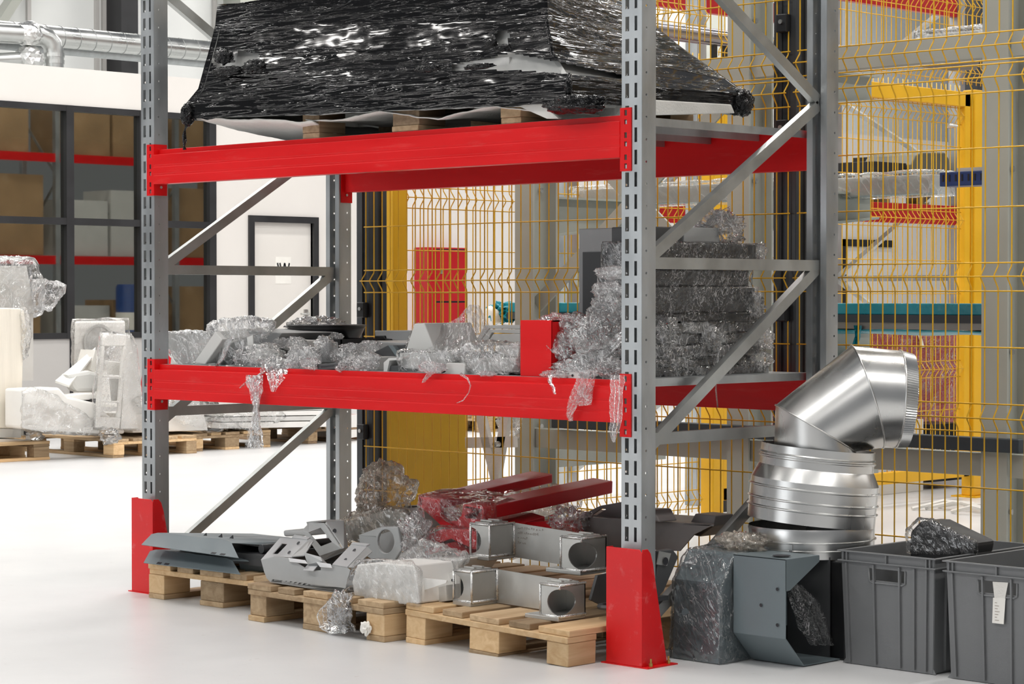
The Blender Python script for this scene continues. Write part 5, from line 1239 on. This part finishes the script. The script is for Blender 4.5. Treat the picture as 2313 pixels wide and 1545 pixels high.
za_, zb_ = aX(1500, 548, XS).z, aX(1500, 512, XS).z
build('panel', MB().box((2.32, .27, za_), (2.49, .46, zb_)), 'sheet_dark', t, bevel=.004)
a, c = aX(1545, 548, 2.49), aX(1625, 515, 2.49); build('top_box', MB().box((2.34, a.y, a.z), (2.49, c.y, c.z)), 'part_grey', t, bevel=.003)
p = aX(1632, 520, 2.46); build('film_ball', blob(p, (.05, .09, .055), 6, .5, 5), 'film', t)
p = aX(1610, 500, 2.42); build('film_ball', blob(p, (.06, .07, .04), 16, .5, 5), 'film', t)
for q, rad, sd in (((1718, 568), (.02, .02, .03), 3), ((1705, 690), (.03, .03, .04), 4), ((1725, 765), (.03, .04, .03), 5), ((1500, 745), (.03, .05, .04), 6), ((1500, 825), (.03, .07, .05), 7), ((1610, 765), (.02, .05, .04), 8), ((1715, 815), (.03, .05, .03), 9), ((1490, 780), (.03, .06, .03), 10)):
    build('film_scrap', blob(aX(*q, 2.51), rad, sd, .55, 4, scale=2.6), 'film', t)
build('film_band', strip([aX(*q, 2.53) for q in ((1515, 820), (1540, 815), (1570, 830), (1592, 850))], [.03, .035, .03, .03], (0, .3, 1), .006, 2), 'film', t)
build('film_string', MB().tube([aX(*q, 2.53) for q in ((1628, 785), (1622, 800), (1618, 850), (1617, 880), (1621, 920))], [.004, .003, .002, .003, .002], 6), 'film_milky', t, smooth=True)
# film cascade at the left face of the stack, running over the beam
t = thing('film_cascade', 'shiny film cascade between red box and right upright, with strips over the beam', 'plastic film', aY(1330, 845, .05), FG)
for q, Y, rx, rz, sd in (((1480, 330), .1, 150, 60, 41), ((1650, 430), .12, 170, 130, 42), ((1560, 560), .1, 110, 130, 43), ((1850, 480), .08, 140, 180, 44), ((1800, 650), .05, 150, 90, 45), ((1650, 740), .03, 210, 60, 46), ((1920, 740), .02, 110, 70, 47), ((1900, 220), .14, 110, 110, 48), ((1900, 60), .14, 110, 60, 49), ((1450, 790), .0, 110, 28, 50)):
    build('film_fold', ball(z6a, q, Y, rx, rz, sd, None, .34), 'film', t)
build('film_fold', strip([aY(*q, .06) for q in z6a([(1330, 300), (1400, 400), (1480, 560), (1540, 700), (1620, 780)])], [.05, .06, .05, .05, .04], (1, 0, .3), .012, 5, 12, 6), 'film', t)
build('film_fold', strip([aY(*q, .04) for q in z6a([(2020, 470), (1880, 600), (1750, 680), (1600, 760), (1400, 800)])], [.06, .07, .06, .06, .03], (.3, 0, 1), .012, 6, 12, 6), 'film', t)
build('hanging_strip', strip([aY(*q, -.05) for q in z6a([(1400, 800), (1400, 860), (1435, 910), (1437, 965)])], [.03, .018, .01, .008], (1, 0, 0), .005, 2, 8, 6), 'film', t)
build('hanging_strip', strip([aY(*q, -.055) for q in z6a([(1700, 760), (1660, 880), (1610, 1020), (1570, 1130), (1575, 1200)])], [.07, .07, .06, .045, .015], (1, 0, .2), .007, 3, 12, 6), 'film', t)
build('hanging_strip', strip([aY(*q, -.052) for q in z6a([(1740, 760), (1710, 870), (1690, 980), (1690, 1065)])], [.07, .075, .07, .06], (1, 0, .1), .007, 4, 12, 6), 'film', t)
build('hanging_strip', strip([aY(*q, -.06) for q in z6a([(1990, 800), (1985, 900), (1980, 1050), (1975, 1200), (1955, 1290), (1950, 1385)])], [.06, .058, .055, .055, .04, .005], (1, 0, .05), .006, 7, 12, 6), 'film_milky', t)
build('top_bunch', ball(z6a, (1960, -95), .16, 130, 50, 51), 'film', t)
t = thing('drilled_strip', 'small pale drilled angle under the film cascade at the beam edge', 'bracket', aY(1310, 850, .0))
build('angle', pl(z6a, [(1490, 790), (1540, 772), (1640, 772), (1640, 825), (1560, 828), (1545, 800), (1500, 830)], .0, .06), 'part_light', t)
build('bolt_hole', disc_hole(aY(*z6a([(1594, 803)])[0], -.001), (0, -1, 0), .005), 'ink', t)
boxpart('black_block', aY(1379, 822, .14)+Vector((0, 0, 0)), aY(1409, 796, .14)+Vector((.02, .1, 0)), 'black_plastic', label='small black block under the film beside the right upright', cat='block', bevel=.004)
# grey cabinet panel standing behind
a = aY(1307, 840, .72); c = aY(1408, 514, .72)
t = thing('upright_board', 'grey upright board with a dark recess, behind the film cascade', 'panel', (a.x, .72, ZM))
build('panel', MB().box((a.x, .72, ZM), (c.x+.1, .76, c.z)), 'part_grey', t, bevel=.003)
a = aY(1318, 700, .719); c = aY(1460, 567, .719); build('recess', MB().box((a.x, .714, ZM+.03), (c.x, .7195, c.z)), 'sheet_dark', t)
# ================================================================== left background: pallets with white wrapped machine covers
BG = 'pallets along the office wall'
zb = lambda P: zz(P, 0, 680, 4.176)
def bpal(px_, py_, label, rz, seed, m=('wood_new', 'wood_old')):
    p = aZ(px_, py_, 0); return pallet((p.x, p.y, 0), rz, list(m), label, BG, seed=seed), p
R90 = math.pi/2
P1, p1 = bpal(113, 1038, 'small pallet under the tall cream cabinet, at the left edge', math.pi, 21)
P2, p2 = bpal(152, 1005, 'dark pallet end behind the white slab, left background', R90, 22, ('wood_old', 'wood_dark'))
P2.location = (-7.9, 3.85, 0)
P3, p3 = bpal(165, 1015, 'pallet under the white tower frame, left background', R90, 23)
P3.location = (-6.75, 4.58, 0)
P4, p4 = bpal(545, 1005, 'pallet under the long white slab, just left of the hanging film tail', R90, 24)
P4.location = (-6.9, 5.46, 0)
P5, p5 = bpal(740, 1000, 'pallet under the stack of white boards, behind the left rack frame', R90, 25, ('wood_old', 'wood_dark'))
P5.location = (-7.0, 6.75, 0)
ZP = .144
XA = -6.95
def bx(pts, X, dep, m, nm, parent, **k): return build(nm, MB().ext([aX(*q, X) for q in pts], (-dep, 0, 0)), m, parent, **k)
t = thing('cream_cabinet', 'tall cream cabinet in taut film, at the left edge', 'cabinet', aX(30, 1000, -7.15))
bx(zb([(-120, 60), (190, 68), (228, 85), (258, 270), (222, 420), (205, 1200), (-120, 1200)]), -7.15, .6, 'cream_wrap', 'cover', t, bevel=.01)
bx(zb([(205, 930), (290, 935), (290, 1270), (205, 1270)]), -7.2, .3, 'part_light', 'side_frame', t, bevel=.004)
bx(zb([(-120, 1200), (205, 1205), (200, 1290), (-120, 1290)]), -7.2, .5, 'part_white', 'foot_frame', t, bevel=.004)
bx(zb([(-120, 1300), (285, 1310), (285, 1345), (-120, 1345)]), -7.1, .6, 'foam_white', 'base_board', t)
for y in (980, 1240): build('bolt_hole', disc_hole(aX(*zb([(245, y)])[0], -7.198), (1, 0, 0), .02), 'ink', t)
build('film_edge', wrap_hull([aX(*q, x) for q in zb([(215, 75), (235, 100), (270, 300), (262, 360), (225, 520)]) for x in (-7.14, -7.3)], .01, .02, 4, 3, 8), 'film_far', t)
build('film_foot', blob(aX(*zb([(325, 1275)])[0], -7.1), (.06, .06, .04), 4, .5, 3), 'film_far', t)
t = thing('film_hood', 'big bag of clear film over stacked goods by the window, left edge', 'plastic film', aX(60, 700, -8.5))
build('goods', MB().ext([aX(*q, -8.6) for q in ((-60, 605), (60, 600), (75, 690), (75, 860), (-60, 860))], (-.5, 0, 0)), 'part_light', t)
build('film_bag', wrap_hull([aX(*q, x) for q in ((-60, 592), (70, 595), (90, 640), (85, 700), (-60, 705)) for x in (-8.5, -8.9)], .02, .03, 5, 6, 4), 'film_far', t)
build('film_wing', wrap_hull([aX(*q, x) for q in ((80, 640), (135, 650), (110, 690), (85, 690)) for x in (-8.55, -8.8)], .01, .04, 4, 7, 6), 'film_far', t)
t = thing('white_tower_frame', 'white ladder-shaped machine frame in film, left of the rack', 'machine frame', aX(255, 985, -6.95))
z = zb
def fr(P, nm='panel', X=-6.8, d=.03, m='part_white'): return build(nm, MB().ext([aX(*q, X) for q in z(P)], (-d, 0, 0)), m, t, bevel=.006)
fr([(970, 315), (1195, 315), (1185, 425), (965, 425)], 'top_plate'); fr([(965, 425), (990, 425), (950, 1100), (915, 1100)], 'rail'); fr([(1165, 425), (1190, 425), (1140, 1100), (1110, 1100)], 'rail')
fr([(910, 1095), (1140, 1100), (1125, 1205), (900, 1195)], 'bottom_plate'); fr([(975, 700), (1165, 712), (1160, 730), (975, 718)], 'rung', d=.02); fr([(950, 940), (1150, 945), (1148, 960), (945, 955)], 'rung', d=.02)
build('side_wall', MB().ext([aX(*z([(1190, 315)])[0], -6.8), aX(*z([(1140, 1205)])[0], -6.8), aX(*z([(1335, 1200)])[0], -6.95)+Vector((0, .05, 0)), aX(*z([(1240, 420)])[0], -6.95), aX(*z([(1225, 320)])[0], -6.95)], (-.02, 0, 0)), 'part_white', t)
fr([(1040, 730), (1150, 730), (1140, 940), (1060, 945)], 'inner_plate', -6.95, .02, 'part_light'); fr([(1000, 560), (1150, 580), (1150, 700), (1020, 690)], 'inner_plate', -6.95, .02, 'part_white')
build('film_wrap', wrap_hull([aX(*q, x) for q in z([(960, 310), (1230, 315), (1280, 440), (1340, 1200), (890, 1200), (890, 820)]) for x in (-6.75, -7.1)], .004, .012, 4, 4, 8), 'film_box', t)
t = thing('white_hood', 'white box hood with a round port, behind the tower frame', 'machine cover', aX(225, 960, -7.6))
build('box', MB().ext([aX(*q, -7.5) for q in z([(705, 190), (1180, 185), (1180, 1000), (690, 1000)])], (-.06, .04, 0)), 'part_white', t, bevel=.015)
build('port', MB().lathe([(0, 0), (.12, 0), (.13, .01), (.15, .01)], 24, Matrix.Translation(aX(*z([(930, 392)])[0], -7.495)) @ Matrix.Rotation(R90, 4, 'Y')), 'part_light', t)
build('film_wrap', wrap_hull([aX(*q, x) for q in z([(700, 185), (1190, 180), (1205, 270), (1185, 600), (700, 600)]) for x in (-7.48, -7.57)], .01, .015, 4, 5, 6), 'film_box', t)
t = thing('white_hopper', 'cream folded hopper sheet lying left of the tower frame', 'machine cover', aX(190, 930, -7.3))
build('wing', plate3([aX(*z([(520, 770)])[0], -7.1), aX(*z([(650, 815)])[0], -7.0), aX(*z([(890, 520)])[0], -7.2), aX(*z([(900, 455)])[0], -7.3)], .02), 'part_white', t)
build('bowl', MB().ext([aX(*q, -7.05) for q in z([(630, 690), (850, 655), (940, 680), (940, 860), (730, 860), (695, 820)])], (-.12, 0, 0)), 'part_light', t, bevel=.03)
build('wedge', MB().ext([aX(*q, -7.15) for q in z([(850, 650), (900, 460), (960, 470), (950, 700)])], (-.2, 0, 0)), 'foam_white', t)
build('tray', MB().ext([aX(*q, -6.95) for q in z([(500, 900), (780, 870), (910, 870), (905, 930), (560, 945)])], (-.12, 0, 0)), 'part_white', t, bevel=.01)
build('black_end', MB().ext([aX(*q, -6.94) for q in z([(860, 925), (905, 922), (900, 965), (840, 960)])], (-.1, 0, 0)), 'black_plastic', t)
t = thing('white_slab', 'long white machine slab under taut clear film, left background', 'machine slab', aX(200, 985, -6.9))
build('slab', MB().ext([aX(*q, -6.85) for q in z([(215, 830), (560, 815), (640, 900), (900, 960), (1180, 1210), (1180, 1255), (960, 1255), (300, 1215), (215, 1200)])], (-.25, 0, 0)), 'part_white', t, bevel=.02)
build('film_wrap', wrap_hull([aX(*q, x) for q in z([(215, 860), (420, 850), (600, 1000), (960, 1180), (940, 1250), (300, 1215), (215, 1180)]) for x in (-6.82, -7.0)], .006, .02, 4, 8, 7), 'film_far', t)
build('film_knot', blob(aX(*z([(1030, 1270)])[0], -6.7), (.09, .06, .06), 4, .5, 3), 'film_far', t)
# long slab and red fins right of the front upright
za_ = lambda P: zz(P, 340, 640, 3.855)
t = thing('white_box_slab', 'white rectangular cover on the pallet behind the front left upright', 'machine cover', aX(420, 970, -7.0))
build('box', MB().ext([aX(*q, -6.9) for q in ((290, 935), (461, 935), (470, 972), (300, 978))], (-.7, 0, 0)), 'part_white', t, bevel=.006)
build('film_wrap', wrap_hull([aX(*q, x) for q in ((300, 905), (455, 900), (470, 972), (540, 965), (470, 935)) for x in (-6.88, -7.4)], .006, .03, 4, 3, 7), 'film_far', t)
for k, (P, lb) in enumerate((([(320, 905), (336, 800), (345, 800), (345, 905)], 'red fin standing behind the tower frame'), ([(455, 945), (488, 895), (488, 925), (470, 948)], 'red fin behind the lower red beam, left background'), ([(340, 785), (390, 775), (385, 825), (345, 830)], 'red corner piece peeking out left of the lower red beam'))):
    build('red_fin', MB().ext([aX(*q, -7.6) for q in P], (-.05, 0, 0)), 'part_red', label=lb, cat='metal part', group='red fins in the left background')
t = thing('white_boards', 'stack of white flat boards on a pallet behind the left rack frame', 'boards', aX(650, 970, -7.0))
for i, (x0, x1, y0, y1_) in enumerate(((495, 752, 968, 955), (500, 760, 953, 943), (505, 770, 941, 931), (612, 790, 929, 921), (480, 640, 905, 893))):
    build('board', MB().ext([aX(x0, y0, -6.9), aX(x1, y0-4, -6.9), aX(x1, y1_-4, -6.9), aX(x0, y1_, -6.9)], (-.7, 0, 0)), 'part_white' if i % 2 == 0 else 'part_light', t, bevel=.004)
build('film_wrap', wrap_hull([aX(*q, x) for q in ((470, 950), (620, 925), (640, 940), (560, 972)) for x in (-6.88, -7.3)], .006, .03, 4, 9, 7), 'film_far', t)
t = thing('white_boards', 'white boards peeking out between rear upright and dark fence post', 'boards', aX(800, 990, -7.2))
build('board', MB().ext([aX(*q, -7.0) for q in ((786, 990), (812, 986), (812, 935), (786, 940))], (-.5, 0, 0)), 'part_white', t)
build('red_cap', MB().ext([aX(*q, -7.0) for q in ((790, 918), (812, 916), (812, 905), (790, 907))], (-.4, 0, 0)), 'part_red', t)
# blue drum standing before the mirrored rack
c = Vector((4.2, 20.1, 0)); t = thing('blue_drum', 'dark blue drum with a white label, mirrored in the office window', 'drum', c)
build('body', MB().lathe([(0, 0), (.29, 0), (.29, 1.42), (.26, 1.48), (0, 1.48)], 24, Matrix.Translation(c)), 'blue', t, smooth=True, angle=40)
build('label_band', MB().lathe([(.292, .62), (.292, .95)], 24, Matrix.Translation(c)), 'paper', t)

# ================================================================== goods on the cantilever rack and beyond the fences
Yc_ = YC+.17
def span(name, pa, pb, Y, hgt, dep, m, label, cat, film_=None, extra=None):
    a, c = aY(*pa, Y), aY(*pb, Y); z_ = (a.z+c.z)/2
    t = thing(name, label, cat, ((a.x+c.x)/2, Y, z_-hgt))
    build('profile', MB().box((a.x, Y, z_-hgt), (c.x, Y+dep, z_)), m, t, bevel=.004)
    if film_: build('film_wrap', wrap_hull([Vector((x, y, z)) for x in (a.x-.03, (a.x+c.x)/2, c.x+.03) for y in (Y-.01, Y+dep+.01) for z in (z_-hgt-.005, z_+.015)], .004, .005, 5, 5, 6), film_, t)
    return t, a, c, z_
span('wrapped_profile', (1300, 425), (2105, 398), YC+.75, .085, .12, 'part_light', 'long white profile in clear film lying on the middle cantilever arms', 'profile', 'film_far')
t, a, c, z_ = span('teal_bundle', (1135, 690), (2300, 678), YC+.6, .05, .3, 'teal', 'long bundle in teal film lying on the lower cantilever arms', 'profile')
build('dark_profile', MB().box((a.x+.05, YC+.58, z_-.085), (c.x, YC+.85, z_-.05)), 'belt_dark', t); build('light_profile', MB().box((a.x+.1, YC+.62, z_-.115), (c.x, YC+.85, z_-.085)), 'part_light', t)
build('film_sag', MB().grid(lambda u, v: Vector((a.x+u*(c.x-a.x), YC+.6+.25*v, z_-.115-.02*math.sin(v*math.pi)-.012*abs(noise.noise(Vector((u*9, v, 2)))))), 60, 6), 'teal', t, smooth=True, solid=.002)
build('end_bunch', blob(aY(1140, 705, YC+.65), (.08, .08, .05), 4, .5, 4), 'teal', t)
build('film_tail', strip([aY(*q, YC+.6) for q in ((1938, 735), (1936, 760), (1930, 785))], [.05, .03, .03], (1, 0, 0), .01, 3), 'teal', t)
a = aY(1122, 708, YC+.5); build('pale_tube_end', MB().tube([aY(1105, 700, YC+.55), aY(1118, 708, YC+.55), aY(1122, 730, YC+.55)], .025, 10), 'foam_white', label='curled pale tube end left of the teal bundle', cat='tube', smooth=True)
span('dark_belt', (1245, 944), (2300, 988), YC-.03, .055, .05, 'belt_dark', 'dark blue-black belt edge running above the lower grey rail', 'belt')
t, a, c, z_ = span('blue_tray', (2122, 388), (2222, 386), YC+.32, .06, .12, 'blue', 'dark blue slotted metal tray on the right cantilever column', 'tray')
for k in range(7):
    x = a.x+.015+k*(c.x-a.x-.03)/6; build('slot', MB().box((x, YC+.318, z_-.04), (x+.008, YC+.32, z_-.012)), 'ink', t)
build('foam_pad', MB().box((a.x+.08, YC+.33, z_), (c.x, YC+.42, z_+.015)), 'foam_white', t)
span('flat_profiles', (2086, 78), (2240, 66), YC+.12, .03, .1, 'part_light', 'bundle of flat profiles in film on the top cantilever rail', 'profile', 'film_far')
b = MB(); p = aY(2030, 150, YC+.1); q = aY(2215, 132, YC+.1); build('dark_tray', MB().ext([aY(2035, 146, YC+.1), aY(2215, 132, YC+.1), aY(2205, 158, YC+.9), aY(2150, 160, YC+.9)], (0, 0, .012)), 'sheet_dark', label='dark panel under the top cantilever rail', cat='panel')
# dark horizontal pipes in the machine cell, on their stands
t = thing('dark_pipe', 'thick dark steel pipe with a thin rod below it, behind the fence near the top', 'pipe', (-.6, 3, 0))
for (pa, pb, r_, nm) in (((1440, 62), (1900, 118), .045, 'pipe'), ((1440, 78), (1900, 128), .02, 'rod')):
    X_ = -.6; a, c = aX(*pa, X_), aX(*pb, X_); a.z = c.z = (a.z+c.z)/2
    build(nm, MB().tube([a, c], r_, 16), 'pipe_dark', t, smooth=True, angle=40)
for px_ in (1612, 1637):
    a = aX(px_, 100, -.6); build('stand', MB().box((a.x-.015, a.y-.015, 0), (a.x+.015, a.y+.015, a.z+.02)), 'black_plastic', t)
a = aX(2204, 100, -.5); t = thing('fence_post', 'dark post standing behind the yellow gate post, top right', 'post', (a.x, a.y, 0))
build('profile', MB().box((a.x-.05, a.y-.05, .01), (a.x+.05, a.y+.05, 3.4)), 'post_dark', t, bevel=.004); build('base_plate', MB().box((a.x-.08, a.y-.08, 0), (a.x+.08, a.y+.08, .01)), 'post_dark', t)
# second pallet rack behind the gate
R2 = thing('pallet_rack', 'second galvanised rack with red beams beyond the yellow gate', 'rack', (-1.5, 6, 0))
xr = -.95; yr = aX(2176, 100, xr).y
xl_ = aY(1893, 500, yr).x
for x in (xr, xl_):
    for y in (yr, yr-2.75): build('upright', MB().box((x-.09, y-.045, 0), (x, y+.045, 4.2)), 'galv', R2, bevel=.004)
for y in (yr, yr-2.75):
    for (xa_, z0), (xb_, z1) in (((0, .15), (1, .75)), ((1, .78), (0, 1.36)), ((0, 1.38), (1, 2.05)), ((1, 2.07), (0, 2.64)), ((0, 2.66), (1, 3.24)), ((1, 3.26), (0, 3.85))):
        build('brace', MB().bar((xl_ if xa_ == 0 else xr-.09, y, z0), (xl_ if xb_ == 0 else xr-.09, y, z1), .04, .03, (0, 1, 0)), 'galv_brace', R2)
    build('brace', MB().bar((xl_, y, 1.37), (xr-.09, y, 1.37), .04, .03, (0, 0, 1)), 'galv_brace', R2)
for z_ in (aX(2150, 508, xr).z, aX(2150, 36, xr).z):
    for x in (xr-.02, xl_-.02): build('beam', MB().box((x-.05, yr-2.7, z_), (x, yr-.045, z_+.13)), 'cab_red', R2, bevel=.003)  # darker cabinet red puts shade into the colour of these beams
zb_ = aX(2150, 508, xr).z+.13
pz = pallet((xr-1.1, yr-1.15, zb_), 0, ['wood_old', 'wood_dark'], 'wooden pallet on the second rack, seen through the gate', None, seed=31)
for (xa, xb_, ya_, yb_, lb) in ((1990, 2062, 368, 394, 'flat black box on the second rack, left one'), (2092, 2150, 352, 394, 'tall black box on the second rack beside the gate post')):
    a, c = aX(xa, yb_, xr), aX(xb_, ya_, xr); boxpart('black_case', (xr-.6, a.y, zb_+.15), (xr-.05, c.y, c.z), 'black_plastic', label=lb, cat='box', bevel=.004)
a = aX(2060, 394, xr); c = aX(2130, 345, xr)
build('moulded_cover', MB().ext([aX(*q, xr-.02) for q in ((2056, 394), (2058, 372), (2070, 350), (2082, 344), (2135, 344), (2145, 360), (2145, 394))], (-.4, 0, 0)), 'olive', label='dark olive arched cover between the black boxes on the second rack', cat='cover', bevel=.01)
a, c = aX(1950, 975, xr+.03), aX(2160, 735, xr+.03); yl = yr-.06
t = thing('red_pallet_load', 'red load in shiny film standing beyond the gate', 'wrapped load', (xr-.4, (a.y+c.y)/2, 0))
build('load', MB().box((xr-.85, a.y, .15), (xr+.03, yl, c.z)), 'red_wrap', t, bevel=.02)
build('film_wrap', wrap_hull([Vector((x, y, z)) for x in (xr-.85, xr+.035) for y in (a.y-.01, yl) for z in (.15, c.z+.01)], .006, .015, 5, 4, 5), 'film_tight', t)
build('white_strip', MB().ext([aX(*q, xr+.055) for q in ((2072, 750), (2078, 750), (2088, 785), (2080, 785))], (.002, 0, 0)), 'paper', t)
pallet((xr-.82, yl-1.25, 0), 0, ['wood_old', 'wood_dark'], 'wooden pallet under the red load beyond the gate', None, seed=33, w_=.8, l_=1.2)
a, c = aX(1985, 1112, .1), aX(2112, 1065, .1)
t = thing('white_carton', 'white carton with a blue printed badge, behind the gate near the floor', 'carton', (.0, a.y, 0))
build('box', MB().box((-.12, a.y-.1, 0), (.28, c.y, c.z)), 'part_light', t, bevel=.004) if False else build('box', MB().box((-.85, a.y+.1, .0), (-.6, c.y+.9, .46)), 'part_light', t, bevel=.004)
pa, pb = aX(1992, 1064, -.599), aX(2040, 1086, -.599)
bd = build('badge', MB().ext([aX(x, y, -.598) for x, y in ((1997, 1064), (2040, 1067), (2040, 1083), (2020, 1089), (1998, 1083))], (.002, 0, 0)), 'blue_print', t, label='blue shield badge')
b = MB()
for k in range(9): b.ext([aX(x, y, -.595) for x, y in ((2000+k*4.2, 1073), (2003+k*4.2, 1073), (2003+k*4.2, 1079), (2000+k*4.2, 1079))], (.001, 0, 0))
build('lettering', b, 'paper', bd)
build('dark_opening', MB().box((-.85, c.y+1.0, .05), (-.6, c.y+1.35, .42)), 'black_plastic', label='black box low beside the gate post', cat='box')
b = MB(); rs = random.Random(9)
t = thing('foam_strips', 'loose white foam strips on the floor by the gate', 'foam', aZ(2120, 1150, 0))
for k in range(5):
    a = aZ(2060+k*30, 1150+rs.uniform(-8, 8), .01); c = aZ(2200+k*15, 1138+k*6, .03); build('strip', MB().tube([a, (a+c)/2+Vector((0, 0, .03)), c], .012, 5), 'foam_white', t)
# folding trestle and pallets seen through the near mesh
t = thing('folding_trestle', 'pale wooden folding trestle with crossed legs behind the fence', 'trestle', aY(1120, 1120, 1.7))
for pa, pb in (((1080, 910), (1163, 1262)), ((1150, 905), (1090, 1262)), ((1055, 1000), (1165, 998))):
    build('leg', MB().bar(aY(*pa, 1.7), aY(*pb, 1.7), .05, .025, (1, 0, 0)), 'foam_white', t)
build('pivot', MB().lathe([(0, 0), (.014, 0), (.014, .03), (0, .03)], 12, Matrix.Translation(aY(1127, 1003, 1.675)) @ Matrix.Rotation(R90, 4, 'X')), 'bolt', t)
build('film_hood', blob(aY(1150, 950, 1.8), (.05, .05, .09), 5, .4, 4), 'film', t)
pp = aZ(1055, 975, 0)
pallet((pp.x-.6, pp.y, 0), R90*.0, ['wood_old'], 'pallet with boards far behind the fence, left of the grey column', None, seed=41)
build('white_stack', MB().box((pp.x-.6, pp.y+.05, .145), (pp.x+.2, pp.y+1.1, .34)), 'part_white', label='low white stack on the pallet far behind the fence', cat='stack', bevel=.01)

# ================================================================== the rack mirrored in the office glass
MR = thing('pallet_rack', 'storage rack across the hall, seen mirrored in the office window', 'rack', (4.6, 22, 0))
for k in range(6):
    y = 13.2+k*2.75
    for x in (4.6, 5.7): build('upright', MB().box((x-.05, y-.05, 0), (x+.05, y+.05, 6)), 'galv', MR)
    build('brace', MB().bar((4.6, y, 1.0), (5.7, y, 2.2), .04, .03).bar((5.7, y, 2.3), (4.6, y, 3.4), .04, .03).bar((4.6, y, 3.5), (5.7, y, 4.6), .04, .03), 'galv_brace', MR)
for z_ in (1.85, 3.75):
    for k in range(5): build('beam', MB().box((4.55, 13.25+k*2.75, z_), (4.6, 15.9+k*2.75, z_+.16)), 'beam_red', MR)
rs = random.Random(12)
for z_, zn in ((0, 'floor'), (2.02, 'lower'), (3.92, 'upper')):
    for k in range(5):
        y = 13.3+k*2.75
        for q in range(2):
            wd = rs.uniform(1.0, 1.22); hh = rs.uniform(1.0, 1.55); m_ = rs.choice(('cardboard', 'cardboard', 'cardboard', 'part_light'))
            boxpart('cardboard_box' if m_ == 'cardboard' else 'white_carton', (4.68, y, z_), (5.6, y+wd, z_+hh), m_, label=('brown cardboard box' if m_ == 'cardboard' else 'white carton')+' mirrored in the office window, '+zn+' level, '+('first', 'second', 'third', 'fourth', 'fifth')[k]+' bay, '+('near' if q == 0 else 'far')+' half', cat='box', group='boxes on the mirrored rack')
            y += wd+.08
